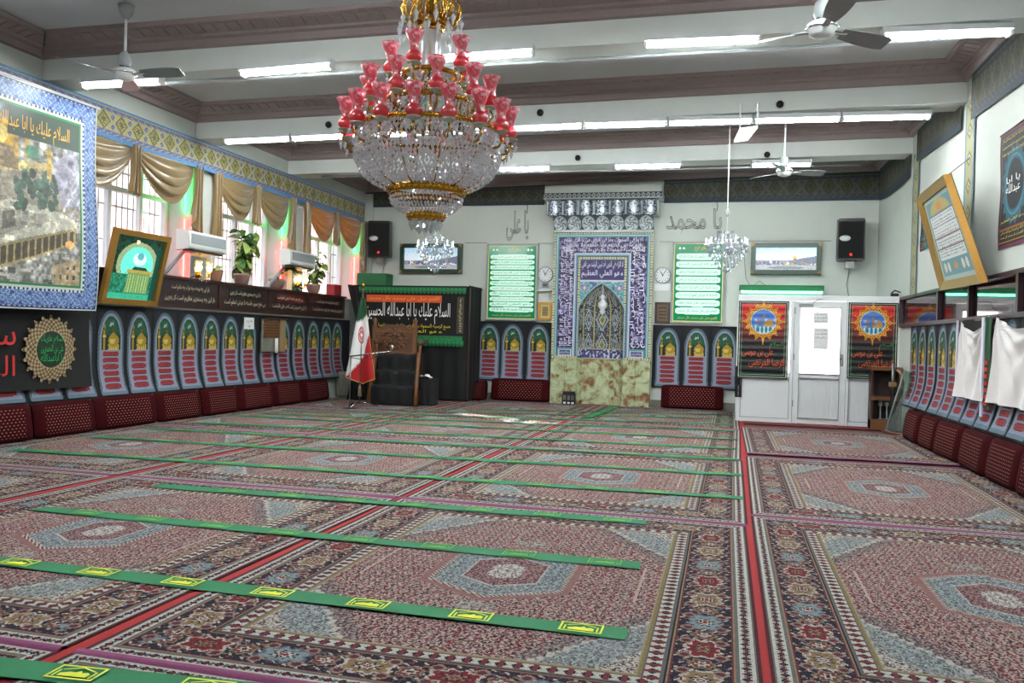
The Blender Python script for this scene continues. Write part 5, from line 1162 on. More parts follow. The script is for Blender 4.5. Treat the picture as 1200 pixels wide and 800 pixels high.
for i in range(46):
    a, b = pb(22+38*RNG.random()+8*math.sin(i), 198+46*RNG.random()); g_ = .8+.5*RNG.random(); C.ell(a, b, .03+.03*RNG.random(), .04+.04*RNG.random(), (.24*g_, .31*g_, .26*g_))
quad([(60, 190), (100, 165), (102, 245), (70, 240)], (.60, .58, .64))
quad([(0, 245), (14, 243), (16, 262), (0, 266)], (.40, .38, .34)); quad([(58, 310), (100, 300), (100, 340), (62, 348)], (.66, .58, .46)); m = C.inside([pb(*p) for p in [(60, 316), (98, 306), (98, 335), (64, 342)]]); C.fill(m & (np.mod(C.x, .10) < .04) & (np.mod(C.y, .12) < .06), (.30, .26, .22))
a, b = pb(4, 158); C.ell(a, b, .17, .20, (.78, .60, .22)); C.rect(a-.19, a+.19, b-.32, b-.08, (.52, .44, .32)); C.ell(a-.04, b+.04, .07, .10, (.92, .80, .45))
for u, v in ((18, 148), (30, 152), (56, 178)):
    a, b = pb(u, v); C.rect(a-.035, a+.035, b-.30, b+.05, (.70, .56, .28)); C.rect(a-.05, a+.05, b-.02, b+.03, (.82, .68, .36))
a, b = pb(36, 176); C.ell(a, b, .10, .08, (.30, .48, .38)); a, b = pb(78, 286); C.ell(a, b, .07, .05, (.95, .72, .45)); a, b = pb(97, 265); C.ell(a, b, .06, .05, (.72, .28, .14))
for u, v in ((85, 215), (80, 232), (88, 240)):
    a, b = pb(u, v); C.line([(a-.1, b-.15), (a+.16, b+.25)], .03, (.74, .74, .78))
bsel = RNG.random((900, 4)); old = C.a.copy()
for x0, y0, s_, c_ in bsel:
    xx, yy = x0*wd, y0*H*.8; m = (C.x > xx) & (C.x < xx+.03+.06*s_) & (C.y > yy) & (C.y < yy+.015+.04*s_); C.a[m] = C.a[m]*(.74+.45*c_)
C.a = C.a*(.80+.60*n1*n2)+.05*(n3-.5)
C.noise(.10)
a, b = pb(20, 122); C.fill((C.y > H-.62) & (C.x > wd-1.36) & (C.x < wd-.3), (.14, .22, .17))
d = np.minimum(np.minimum(C.x, wd-C.x), np.minimum(C.y, H-C.y)); 
for lo, hi, c in ((.27, .30, (.10, .42, .22)), (.245, .27, (.72, .74, .70)), (.215, .245, (.10, .15, .26)), (.045, .215, (.30, .40, .60)), (.02, .045, (.12, .16, .25)), (0, .02, (.78, .80, .84))): C.fill((d >= lo) & (d < hi), c)
k = (d > .05) & (d < .21); C.fill(k & (np.abs(np.sin(C.x*92)+np.sin(C.y*92)+.6*np.sin((C.x+C.y)*61)) < .42), (.56, .65, .78)); C.fill(k & (np.sin(C.x*26)*np.sin(C.y*26) > .8), (.16, .22, .45))
s_ = np.where(np.minimum(C.x, wd-C.x) < np.minimum(C.y, H-C.y), C.y, C.x); C.fill((d > .22) & (d < .24) & (np.mod(s_, .06) < .03), (.75, .78, .80)); C.fill((d > .024) & (d < .04) & (np.mod(s_, .07) < .03), (.6, .66, .75))
inst('print', raster('print', C.a, lambda u, v: (BY0+u*wd+.05*np.sin(v*PI)*u, -.02-.05*u**6*np.sin(v*5+1), BZ0+v*H-.02*np.sin(u*PI)), 'print_vinyl'), t)
MB().path([(BY0-.1, 0, BZ1), (BY1+.05, 0, BZ1)], .014, 6).build('top_rod', 'white_plastic', t)
a, b = lw(4, 140, .3), lw(77, 142, .3); write('\u0627\u0644\u0633\u0644\u0627\u0645 \u0639\u0644\u064a\u0643 \u064a\u0627 \u0627\u0628\u0627 \u0639\u0628\u062f\u0627\u0644\u0644\u0647', 'ink_gold', t, b[0]-.50, -.08, a[1]-.02, 1.0, .24, 'title')

# black banner with a gold medallion
t = thing('medallion_banner', 'black banner with a gilt sunburst medallion and green script under the shrine banner', 'banner', (XL+.09, 0, 0), ROT_L)
y1 = lw(103.5, 410, .09)[0]; y0 = y1-3.2; z1, z0 = lw(103, 366, .09)[1]+.08, lw(103, 452, .09)[1]
MB().grid(lambda u, v: (y0+(y1-y0)*u, -.015-.012*math.sin(u*9+v*3)-.05*(1-v)**2, z0+v*(z1-z0)), 40, 10).build('cloth', 'black_cloth', t)
my, mz = lw(55, 409, .12); ry, rz = .5*(lw(87.5, 409, .12)[0]-lw(22.5, 409, .12)[0]), .5*(lw(55, 368, .12)[1]-lw(55, 450, .12)[1])
C = Canvas(2*ry, 2*rz, .010, (.03, .03, .04)); ex, ey = (C.x-ry)/ry, (C.y-rz)/rz; r = np.hypot(ex, ey); an = np.arctan2(ey, ex); rim = .90+.06*np.cos(an*20)+.03*np.cos(an*40)
keep = r < rim; C.fill(keep, (.46, .38, .27)); C.fill(keep & (np.sin(r*46)*np.cos(an*28) > .3), (.66, .58, .44)); C.fill(keep & (np.sin(r*46)*np.cos(an*28) < -.55), (.24, .18, .12)); C.fill(r < .56, (.62, .54, .40)); C.fill(r < .52, (.05, .16, .10))
inst('medallion', raster('medallion', C.a, lambda u, v: (my+(u-.5)*2*ry, -.075-.03*np.sin(PI*u)*np.sin(PI*v), mz+(v-.5)*2*rz), 'print_cloth', keep), t)
for k, s in enumerate(('\u0627\u0644\u0633\u0644\u0627\u0645 \u0639\u0644\u06cc\u06a9', '\u0639\u0644\u06cc \u0628\u0646 \u0627\u0644\u062d\u0633\u06cc\u0646', '\u06cc\u0627 \u0627\u0628\u0627\u0639\u0628\u062f\u0627\u0644\u0644\u0647')): write(s, 'ink_green', t, my, -.112, mz+rz*(.28-.27*k), ry*.82, rz*.26, 'script')
a = lw(5, 412, .1); write('\u0633\u062c\u0627\u062f', 'ink_red', t, a[0]-.40, -.09, a[1]+.18, .95, .34, 'script'); write('\u0627\u0644\u0633\u0644\u0627\u0645', 'ink_red', t, a[0]-.40, -.09, a[1]-.22, .95, .36, 'script')

# gilt framed picture leaning on the ledge
pts = [np.array(at(u, v, 'X', XL+o)) for u, v, o in ((114, 354.5, .10), (180, 358, .10), (186.5, 274.5, .32), (126, 265, .32))]
w = float(np.linalg.norm(pts[1][:2]-pts[0][:2])); h = float(np.linalg.norm(pts[3]-pts[0])); ang = math.atan2(.22, h)
t = thing('shrine_picture', 'gilt framed glowing green picture of a shrine beside the big banner', 'picture', tuple((pts[0]+pts[1])/2), (ang, 0, ROT_L))
frame_parts(t, w, h, .075, 'gold_frame', .06)
C = Canvas(w-.15, h-.15, .011, (.10, .22, .17)); W_, H_ = C.w, C.h; n = smooth_noise(C.ny, C.nx, 30, 4)[..., None]; C.a = C.a*(.7+.6*n)
cx_, zz = W_*.52, H_*.62; k = ((C.x-cx_)/(W_*.42))**2+((C.y-zz*.9)/(H_*.36))**2 < 1
C.fill(k, (.55, .62, .46)); k = ((C.x-cx_)/(W_*.33))**2+((C.y-zz*.88)/(H_*.30))**2 < 1; C.fill(k, (.40, .86, .78)); C.ell(cx_+.03, zz*1.05, W_*.14, H_*.10, (.80, .96, .92)); C.ell(cx_+.04, zz*1.12, W_*.07, H_*.06, (.36, .62, .66))
C.fill((C.y < H_*.40), (.14, .44, .34)); C.a = np.where((C.y < H_*.45)[..., None], C.a*(.7+.6*n), C.a)
C.rect(W_*.36, W_*.82, H_*.10, H_*.44, (.40, .52, .34)); C.fill((C.x > W_*.38) & (C.x < W_*.80) & (C.y > H_*.12) & (C.y < H_*.40) & (np.mod(C.x, .05) < .02), (.58, .70, .42)); C.rect(W_*.34, W_*.84, H_*.42, H_*.47, (.62, .56, .26)); C.poly([(W_*.42, H_*.47), (W_*.78, H_*.47), (W_*.70, H_*.53), (W_*.48, H_*.53)], (.12, .24, .2))
C.rect(0, W_, 0, H_*.09, (.20, .62, .50)); C.rect(W_*.88, W_, 0, H_*.85, (.08, .26, .22)); C.ell(W_*.45, H_*.92, .035, .03, (1, .95, .75)); C.noise(.1)
tex_board('print', C, 'print_backlit', t, (0, -.02, .075)); MB().box(-w/2+.03, w/2-.03, -.012, 0, .03, h-.03).build('back_board', 'wood_dark', t)

# curtains: gathered swags and pleated tails
def swag(t, y0, y1, drop, m):
    w = y1-y0
    def f(u, v):
        s = math.sin(PI*u); sag = s**.8*drop
        return y0+w*u*1.0+.02*math.sin(v*20)*s, -.03-.10*s*(1-(2*v-1)**2)-.06*s*abs(math.sin(v*PI*4.5+u*.5)), 3.86-(.06+(1-s)*.10)*v-sag*v-.02*s*math.sin(v*PI*11)
    MB().grid(f, 24, 44).build('swag', m, t)
def jabot(t, y0, y1, za, zb_, m, nm='tail'):
    w = y1-y0; n = 3
    def f(u, v):
        k = .80+.30*v-.25*math.sin(v*PI)
        return (y0+y1)/2+(u-.5)*w*k, -.06-.06*math.sin(u*2*PI*n+.4*math.sin(v*5)), 3.86-v*(3.86-(za+(zb_-za)*u))
    MB().grid(f, 40, 10).build(nm, m, t)
clab = ['far nearest bay', 'second bay', 'gold satin swag curtain on the window beside the big banner', 'gold satin swag curtain on the window behind the leafy plant', 'gold satin swag curtain, backlight painted orange, on the window nearest the back wall']
for i, (y0, y1) in enumerate(BAYS):
    if i < 2: continue
    m = 'gold_satin' if i < 4 else 'gold_satin_backlit'
    t = thing('swag_curtain', clab[i], 'curtain', (XL+.01, 0, 0), ROT_L); w = y1-y0; yc = (y0+y1)/2+(.12 if i == 2 else 0.0)
    swag(t, y0+.10, yc-.06, .62, m); swag(t, yc+.06, y1-.06, .62, m)
    jabot(t, y0-.10, y0+.18, 2.55, 2.75, 'gold_satin'); jabot(t, yc-.11, yc+.11, 3.22, 3.18, 'gold_satin'); jabot(t, y1-.10, y1+.16, 3.1, 2.5, 'gold_satin')
    MB().path([(y0-.05, .0, 3.87), (y1+.05, 0, 3.87)], .015, 6).build('rail', 'white_plastic', t)
    # coloured tubes in the right-hand reveal
    w_ = ['', '', 'window beside the big banner', 'window behind the leafy plant', 'window nearest the back wall'][i]
    o = MB().path([(XL-.10, y1-.05, 3.15), (XL-.10, y1-.05, 3.82)], .014, 8).build('green_tube', 'neon_green'); tag(o, 'green light tube up the right edge of the '+w_, 'light')
    o = MB().path([(XL-.10, y1-.05, SILL+.06), (XL-.10, y1-.05, 3.05)], .014, 8).build('red_tube', 'neon_red'); tag(o, 'red light tube up the right edge of the '+w_, 'light')

# air conditioners, wall lamps with mirrors
for k, (u0, v0, u1, v1, lab, lu, lv, ll) in enumerate(((221, 276, 265, 296, 'white air conditioner left of the leafy plant', 234, 318, 'two-armed lit wall lamp under the left air conditioner'), (340, 294, 369, 313, 'white air conditioner between the second and third windows', 350, 331, 'two-armed lit wall lamp under the right air conditioner'))):
    ya, za = lw(u0, (v0+v1)/2-2, .36); yb, _ = lw(u1, (v0+v1)/2+3, .36); zlo, zhi = lw(u0, v0+18, .36)[1], lw(u0, v0, .36)[1]; w = yb-ya
    t = thing('air_conditioner', lab, 'air conditioner', (XL+.145, (ya+yb)/2, zlo+.02), ROT_L); h = .31
    MB().grid(lambda u, v: ((u-.5)*w, -.02-.20*(1-(2*v-1)**6)**.4 if 0 < v < 1 else -.0, h*v), 2, 16).add([(-w/2, 0, 0), (-w/2, 0, h), (-w/2, -.215, h*.93), (-w/2, -.22, h*.07)], [(0, 1, 2, 3)]).add([(w/2, 0, 0), (w/2, 0, h), (w/2, -.215, h*.93), (w/2, -.22, h*.07)], [(3, 2, 1, 0)]).build('body', 'white_plastic', t)
    MB().box(-w/2+.06, w/2-.02, -.226, -.20, .10, .25, .004).build('front_grille', 'grey_plastic', t); MB().box(-w/2+.05, w/2-.05, -.19, -.08, -.012, .012).build('outlet_vane', 'dark_plastic', t); MB().box(-.12, .12, -.01, .145, .0, .03).build('wall_bracket', 'steel', t)
    y, z = lw(lu, lv, .05)
    t = thing('wall_lamp', ll, 'lamp', (XL, y+.02, z), ROT_L)
    MB().box(-.20, .20, -.012, 0, -.26, .22, .004).build('mirror_plate', 'mirror', t)
    MB().lathe([(0, 0), (.05, 0), (.04, .03), (0, .04)], 10).build('wall_plate', 'brass', t, (0, -.01, -.05), (PI/2, 0, 0))
    for s in (-1, 1):
        MB().path([(0, -.04, -.05), (s*.06, -.10, -.10), (s*.12, -.12, -.07), (s*.13, -.12, .0)], .009, 6).build('arm', 'brass', t); MB().lathe([(.035, 0), (.02, .01), (.01, .03)], 8, (s*.13, -.12, -.01)).build('cup', 'brass', t)
        MB().lathe([(.015, .01), (.032, .05), (.02, .09), (.0, .12)], 8, (s*.13, -.12, 0)).build('bulb', 'bulb_warm', t)
        MB().lathe([(.03, .0), (.05, .05), (.035, .10), (.06, .16)], 10, (s*.13, -.12, .005)).build('shade', 'crystal', t)
    for q in range(5): inst('crystal_drop', MB().gem((0, 0, 0), .012, .05).mesh('drop', 'crystal') if q == 0 and k == 0 else bpy.data.meshes['drop'], t, ((q-2)*.06, -.12, -.12-.02*(q % 2)))
    a, b = lw(u0-30, v1+26, .02), lw(u0-4, v1-3, .04); o = MB().path([(XL+.03, a[0], a[1]), (XL+.03, b[0], b[1])], .03, 6).build('drain_pipe', 'grey_plastic'); tag(o, 'slanting grey pipe below the %s air conditioner' % ('left' if k == 0 else 'right'), 'pipe')

# plants on the window ledge
def leaf_mesh(nm, m, l, w):
    mb = MB(); pts = []
    for i in range(6):
        a = i/5; ww = w*math.sin(PI*min(1, a*.94+.03))**.8; z = .12*l*math.sin(a*PI)-.18*l*a*a; pts += [(a*l, -ww, z+.10*ww), (a*l, 0, z), (a*l, ww, z+.10*ww)]
    mb.add(pts, [(3*i+j, 3*i+j+3, 3*i+j+4, 3*i+j+1) for i in range(5) for j in (0, 1)], True); return mb.mesh(nm, m)
LEAF = [leaf_mesh('leaf', 'leaf', .25, .075), leaf_mesh('leaf', 'leaf_pale', .23, .075), leaf_mesh('leaf', 'leaf', .18, .06)]
def plant(u, v, stems, nleaf, hh, lab, seed, spread=.3):
    r = random.Random(seed); q = at(u, v, 'X', XL-.12); t = thing('potted_plant', lab, 'plant', (q[0], q[1], SILL+.037))
    MB().lathe([(0, 0), (.10, 0), (.14, .16), (.15, .17), (.14, .19), (.12, .17), (0, .16)], 14).build('pot', 'terracotta', t)
    for s in range(stems):
        a = r.uniform(0, 6.28); dx, dy = .10*math.cos(a)*spread*3, .22*math.sin(a)*spread*3+.02; top = hh*r.uniform(.55, 1.0)
        P_ = [(0, 0, .15), (dx*.3, dy*.3, .15+top*.35), (dx*.8+.08, dy*.7, .15+top*.7), (dx+.10, dy, .15+top)]; MB().path(P_, [.012, .01, .008, .004], 5).build('stem', 'leaf', t)
        for k in range(nleaf):
            f = .12+.88*(k+r.random())/nleaf; i = min(2, int(f*3)); g = f*3-i; p = [P_[i][j]*(1-g)+P_[i+1][j]*g for j in range(3)]
            o = inst('leaf', LEAF[r.choice((0, 1, 1, 2))], t, p, (r.uniform(-.5, .5), r.uniform(-.2, 1.0), r.uniform(0, 6.28))); c = r.uniform(.75, 1.15); o.scale = (c, c, c)
plant(283, 336, 7, 14, 1.0, 'tall leafy green plant on the window ledge', 3); plant(367, 345, 4, 9, .75, 'smaller trailing plant near the far wall lamp', 9, .2)
plant(324, 339, 2, 4, .30, 'low sprig of leaves right of the tall plant', 21, .2); plant(251, 333, 2, 3, .12, 'tiny plant left of the tall leafy plant', 30, .15)
q = at(391, 349, 'X', XL-.1); o = MB().box(-.16, .16, -.10, .10, 0, .24, .01).build('red_box', 'red_box', None, (q[0], q[1], SILL+.037), PI/2); tag(o, 'red box on the far window ledge', 'box')

# cabinet recess cut in the cloth, note pinned beside it
ya, yb = lw(305.5, 392, .08)[0], lw(331, 392, .08)[0]; za, zb_ = lw(315, 412, .08)[1], lw(315, 374, .08)[1]
t = thing('fuse_cabinet', 'open wooden fuse cabinet set in the arched cloth of the left wall', 'cabinet', (XL+.085, ya, za), ROT_L); w, h = yb-ya, zb_-za
MB().box(0, w*.74, -.03, .0, 0, h).build('back_panel', 'grey_board', t); 
for k in range(6): MB().box(.03, w*.72, -.06, -.03, h*.45+k*h*.085, h*.45+k*h*.085+h*.06).build('slat', 'wood', t)
MB().box(w*.74, w*1.0, -.06, -.03, 0, h).build('door', 'gold_satin', t); MB().box(0, w, -.10, .0, h, h+.03).build('top', 'wood_dark', t)
MB().path([(w*.55, -.07, -.02), (w*.55, -.07, h*.42)], .03, 8).build('white_pipe', 'white_plastic', t)
ya, yb = lw(286.5, 379, .06)[0], lw(298, 379, .06)[0]; z0, z1 = lw(292, 385.5, .06)[1], lw(292, 372, .06)[1]; t = thing('pinned_note', 'white paper note pinned on the arched cloth', 'notice', (XL+.05, (ya+yb)/2, z0), ROT_L)
MB().box(-(yb-ya)/2, (yb-ya)/2, -.006, -.002, 0, z1-z0).build('paper', 'flag_white', t); write('\u0627\u0637\u0644\u0627\u0639\u06cc\u0647', 'ink_dark', t, 0, -.009, (z1-z0)*.68, .2, .06, 'print'); write('\u0647\u06cc\u0626\u062a', 'ink_dark', t, 0, -.009, (z1-z0)*.28, .10, .08, 'print')
# cushions along the left wall
yl = [5.9, 6.98, 8.06, 9.06, 10.22, 11.28, 12.28, 13.34, 14.36, 15.5]
ordn = ['first visible, at the frame edge', 'second', 'third', 'fourth', 'fifth', 'sixth', 'seventh', 'eighth', 'last before the flag']
for i, (a, b) in enumerate(zip(yl, yl[1:])): cushion(XL+.17, (a+b)/2, ROT_L+.02*(i % 3-1), 'maroon cushion against the left wall, %s from the left' % ordn[i], (b-a)/.97, 1.0+.02*(i % 2))

# ------------------------------------------------------------------ right wall
RD = np.array([math.cos(ROT_R), math.sin(ROT_R)])
def rw(u, v, off=0.):
    q = rt(u, v, -off); return float((q[:2]-RP[:2]) @ RD), float(q[2])
us = (1060, 1069, 1078.5, 1089.5, 1102, 1114.5); cs = [rw(u, 430, .05)[0] for u in us]; pit = (cs[-1]-cs[1])/4; cs = cs[1:]
cs += [cs[-1]+pit*(k+1) for k in range(6)]
arch_cloth('long black cloth printed with a row of arches along the right wall', tuple(RP+np.array([-.012, 0, 0])), ROT_R, cs[0]-.29, cs[-1]+.4, .46, 1.71, cs, .12, ARCH_R, 1.06)
def hung_cloth(u0, u1, vt0, vt1, vb, lab, m, seed, wide=None):
    s0, zt0 = rw(u0, vt0, .10); s1, zt1 = rw(u1, vt1, .10)
    if wide: s1 = s0+wide
    zb0 = rw(u0, vb, .14)[1]; w = s1-s0; t = thing('hung_sheet', lab, 'cloth', tuple(RP), ROT_R)
    def f(u, v):
        # gathered from both top corners: radiating folds that fall straight below
        z = zb0+v*((zt0*(1-u)+zt1*u)-zb0); sag = .14*v**3*math.sin(PI*u)
        da, db = math.hypot(u*w, (1-v)*1.2), math.hypot((1-u)*w, (1-v)*1.2)
        fa = math.sin(math.atan2(u*w, (1-v)*1.2+.05)*16+seed); fb = math.sin(math.atan2((1-u)*w, (1-v)*1.2+.05)*14-seed); k = u*u*(3-2*u)
        return s0+w*u*(1-.06*math.sin(PI*v)), -.11-.035*(fa*(1-k)*min(1, da*3)+fb*k*min(1, db*3))-.10*(1-v)*max(0, .6-v), z-sag
    MB().grid(f, 60, 30).build('sheet', m, t)
    for k, (x, z) in enumerate(((s0, zt0), (s1, zt1))): MB().ball((x, -.10, z), .018, 6, 4).build('pin', 'steel', t)
    return t
s0, z0 = rw(1120.5, 462, .06); s1, z1 = rw(1165, 374, .06)
t = thing('dark_hanging', 'narrow dark banner behind the first white sheet on the right wall', 'banner', tuple(RP), ROT_R); MB().grid(lambda u, v: (s0+(s1-s0)*u, -.055-.01*math.sin(u*8), z0+(1.72-z0)*v), 10, 6).build('cloth', 'black_cloth', t)
MB().box(s0-.02, s0+.02, -.075, -.055, z0, 1.72).build('lilac_edge', 'ink_lilac', t)
hung_cloth(1127.5, 1160, 377, 371.5, 465, 'white satin sheet pinned by two corners on the right wall', 'white_satin', .5)
hung_cloth(1169, 1200, 371, 368, 473, 'wider white satin sheet at the right edge of the picture', 'white_satin', 2.1, 1.45)
s0 = rw(1160, 420, .08)[0]; t = thing('green_hanging', 'strip of green cloth with red squares between the two white sheets', 'banner', tuple(RP), ROT_R); MB().grid(lambda u, v: (s0+.22*u, -.135-.008*math.sin(u*9), .72+1.0*v), 6, 6).build('cloth', 'flag_green', t)
for k in range(7): MB().box(s0+.05, s0+.15, -.15, -.14, .75+.075*k, .79+.075*k).build('red_square', 'ink_red', t)
MB().box(s0-.06, s0+.0, -.155, -.14, .62, 1.72).build('lilac_edge', 'ink_lilac', t)
# cushions along the right wall
sr = [rw(u, v, .25)[0] for u, v in ((1056, 509), (1075, 519.5), (1094, 529), (1120, 543), (1153, 560), (1190, 580))]; sr += [sr[-1]+1.08, sr[-1]+2.16]
ordr = ['farthest, beside the leaning glass', 'second farthest', 'third farthest', 'fourth farthest', 'fifth farthest', 'cut by the frame edge', 'nearest the camera']
for i, (a, b) in enumerate(zip(sr, sr[1:])):
    c = RP[:2]+RD*(a+b)/2; cushion(xr(c[1])-.17, c[1], ROT_R+.03*(i % 3-1), 'maroon cushion against the right wall, '+ordr[i], (b-a)/.97, 1.06)
# black banners high on the right wall
def wall_banner(u0, u1, vt, vb, lab):
    s0, s1 = rw(u0, (vt+vb)/2, .02)[0], rw(u1, (vt+vb)/2, .02)[0]; zt, zb_ = rw(u0, vt, .02)[1], rw(u0, vb, .02)[1]; w, h = s1-s0, zt-zb_
    c = RP[:2]+RD*(s0+s1)/2; t = thing('script_banner', lab, 'banner', (c[0], c[1], zb_), ROT_R)
    C = Canvas(w, h, .012, (.05, .06, .09)); d = np.minimum(np.minimum(C.x, w-C.x), np.minimum(C.y, h-C.y)); C.fill(d < .03, (.34, .12, .24)); C.fill((d > .06) & (d < .07), (.4, .3, .15)); C.fill((np.abs(C.y-h*.16) < .008) & (d > .05), (.5, .3, .12)); C.fill((np.abs(C.y-h*.055) < .008) & (d > .03), (.6, .4, .12))
    r = np.hypot((C.x-w/2)/(w*.40), (C.y-h*.52)/(w*.44)); an = np.arctan2(C.y-h*.52, C.x-w/2); C.fill(r < 1+.07*np.cos(an*18), (.12, .30, .36)); C.fill(r < .66, (.04, .06, .09)); C.fill((r > .74) & (r < .80), (.2, .45, .5))
    inst('print', raster('print', C.a, lambda u, v: ((u-.5)*w, -.012-.006*np.sin(v*9), v*h), 'print_cloth'), t); MB().path([(-w/2-.02, -.01, h), (w/2+.02, -.01, h)], .012, 6).build('rod', 'wood_dark', t)
    write('\u06cc\u0627 \u0627\u0628\u0627', 'ink_white', t, 0, -.025, h*.56, w*.44, h*.07, 'script'); write('\u0639\u0628\u062f\u0627\u0644\u0644\u0647', 'ink_white', t, 0, -.025, h*.48, w*.46, h*.09, 'script')
    for k, q in enumerate((.92, .86, .80, .225, .13, .09)): write(LINES[(k+2) % 10], 'ink_yellow', t, 0, -.025, h*q, w*.74, h*.035, 'script')
wall_banner(1170.5, 1206, 161, 293, 'black banner with a teal medallion at the right edge of the picture')
wall_banner(1078, 1103, 240, 295, 'black banner half hidden behind the tilted gilt frame')
# big gilt frame tilting off the wall
q = [np.array(at(1106, 339.5, 'X', 2.66)), np.array(at(1154.5, 331, 'X', 2.66)), np.array(at(1110.5, 203.5, 'X', 2.36)), np.array(at(1077.5, 231, 'X', 2.36))]
t = thing('tilted_frame', 'large gilt framed prayer text tilting forward off the right wall', 'picture', tuple((q[0]+q[1])/2), 0); o = (q[0]+q[1])/2
nrm = np.cross(q[1]-q[0], q[3]-q[0]); nrm /= np.linalg.norm(nrm)                         # points into the room
if nrm[0] > 0: nrm = -nrm
def bl(a, b, d=0.): return (q[0]*(1-a)+q[1]*a)*(1-b)+(q[3]*(1-a)+q[2]*a)*b-o+nrm*d
b0 = .085
for A, B_, C_, D_ in (((0, 0), (1, 0), (1-b0, b0), (b0, b0)), ((1, 0), (1, 1), (1-b0, 1-b0), (1-b0, b0)), ((1, 1), (0, 1), (b0, 1-b0), (1-b0, 1-b0)), ((0, 1), (0, 0), (b0, b0), (b0, 1-b0))):
    MB().add([bl(*p, .05) for p in (A, B_)]+[bl(*p, .02) for p in (C_, D_)]+[bl(*p, -.03) for p in (A, B_, C_, D_)], [(0, 1, 2, 3), (7, 6, 5, 4), (0, 4, 5, 1), (1, 5, 6, 2), (2, 6, 7, 3), (3, 7, 4, 0)]).build('frame', 'gold_frame', t)
C = Canvas(1.5, 1.5*1.0, .0125, (.36, .52, .56)); X, Y = C.x/1.5, C.y/1.5
C.fill((np.minimum(np.minimum(X, 1-X), np.minimum(Y, 1-Y)) < .05), (.60, .66, .64)); C.fill((np.hypot((X-.5)/.36, (Y-.80)/.15) < 1) & (Y > .80), (.66, .58, .36)); C.fill((np.hypot((X-.5)/.10, (Y-.86)/.05) < 1), (.72, .5, .25))
C.fill((Y > .24) & (Y < .78) & (X > .08) & (X < .92), (.80, .80, .80))
for k in range(4): C.fill((np.abs(Y-.78+.135*k) < .006) & (X > .06) & (X < .94), (.45, .28, .28))
for k in range(14): C.fill((Y > .25) & (Y < .77) & (np.abs(Y-.28-.036*k) < .008) & (X > .12) & (X < .88) & (RNG.random(X.shape) < .5), (.40, .42, .50))
for px in (.16, .28, .72, .84): C.fill(np.hypot((X-px)/.04, (Y-.15)/.06) < 1, (.80, .76, .72))
C.fill(np.abs(X-.5)/.08+np.abs(Y-.15)/.05 < 1, (.70, .50, .26)); 
def fbl(u, v):
    a, b = b0+(1-2*b0)*u, b0+(1-2*b0)*v; g = [(q[0][i]*(1-a)+q[1][i]*a)*(1-b)+(q[3][i]*(1-a)+q[2][i]*a)*b-o[i]+nrm[i]*.0 for i in range(3)]; return g
inst('print', raster('print', C.a, fbl, 'print_paper'), t)
MB().add([bl(*p, -.03) for p in ((0, 0), (1, 0), (1, 1), (0, 1))]+[bl(*p, -.04) for p in ((0, 0), (1, 0), (1, 1), (0, 1))], [(0, 1, 2, 3), (7, 6, 5, 4), (0, 4, 5, 1), (1, 5, 6, 2), (2, 6, 7, 3), (3, 7, 4, 0)]).build('back_board', 'wood_dark', t)
tpw = (bl(.5, 1)); MB().path([tpw, np.array([xr(11.5)-o[0], 11.5-o[1], 3.75-o[2]])], .006, 5).build('hanging_wire', 'steel', t)

# ------------------------------------------------------------------ fluorescent fittings under the beams
def under_beam(u, v, drop=.10):
    z = 4.3
    for _ in range(6): q = at(u, v, 'Z', z); z = ZB(q[0])-drop
    return at(u, v, 'Z', z)
TUBES = {}
def fitting(a, b, lab):
    L = float(np.linalg.norm((b-a)[:2])); sl = math.atan2(b[2]-a[2], L); t = thing('fluorescent_light', lab, 'light', tuple((a+b)/2), (0, -sl, math.atan2(b[1]-a[1], b[0]-a[0])), 'fluorescent lights under the beams')
    MB().prism([(-L/2, .028), (L/2, .028), (L/2, .085), (-L/2, .085)], -.055, .055).prism([(-L/2, .018), (L/2, .018), (L/2, .026), (-L/2, .026)], -.085, .085).build('housing', 'white_paint', t)
    for y in (-.028, .028): MB().path([(-L/2+.02, y, 0), (L/2-.02, y, 0)], .019, 8).build('tube', 'tube_light', t)
    for x in (-L/2, L/2-.025): MB().box(x, x+.025, -.05, .05, -.03, .04).build('socket', 'white_plastic', t)
    MB().box(-L*.3, -L*.3+.03, -.02, .02, .085, .095).box(L*.3, L*.3+.03, -.02, .02, .085, .095).build('bracket', 'steel', t)
    MB().box(-.05, .05, -.03, .34, .088, .099).build('beam_plate', 'beam_plaster', t)
od = ['first', 'second', 'third', 'fourth', 'fifth', 'sixth', 'seventh', 'eighth', 'ninth']
for k, (p, q) in enumerate((((98, 101), (190, 96)), ((283, 87), (390, 78)), ((520, 69), (626, 62)), ((755, 53), (890, 47)), ((1033, 44), (1185, 38.5)))): fitting(under_beam(*p), under_beam(*q), 'lit fluorescent fitting on the nearest beam, %s from the left' % od[k])
a, b = under_beam(264, 166.5), under_beam(1091, 137); m_ = under_beam(684, 147.5)
for k in range(9):
    f = lambda s: (a+(m_-a)*s/5 if s <= 5 else m_+(b-m_)*(s-5)/4)
    fitting(f(k)+np.array([.012, 0, 0]), f(k+1)-np.array([.012, 0, 0]), 'lit fluorescent fitting in the continuous row on the second beam, %s from the left' % od[k])
for k, (p, q) in enumerate((((585, 199), (645, 197)), ((720, 196), (798, 194)), ((880, 194), (950, 193)))): fitting(under_beam(*p), under_beam(*q), 'lit fluorescent fitting on the farthest beam, %s from the left' % od[k])
for k, (p, q, lab) in enumerate((((100, 97), (1186, 34), 'nearest'), ((264, 162), (1092, 133), 'second'), ((372, 205), (1010, 191), 'farthest'))):
    a, b = under_beam(*p, .03), under_beam(*q, .03); a[1] += .16; b[1] += .16; o = MB().path([a, b], .018, 6).build('cable_conduit', 'grey_plastic'); tag(o, 'grey cable conduit running along the %s beam' % lab, 'conduit')
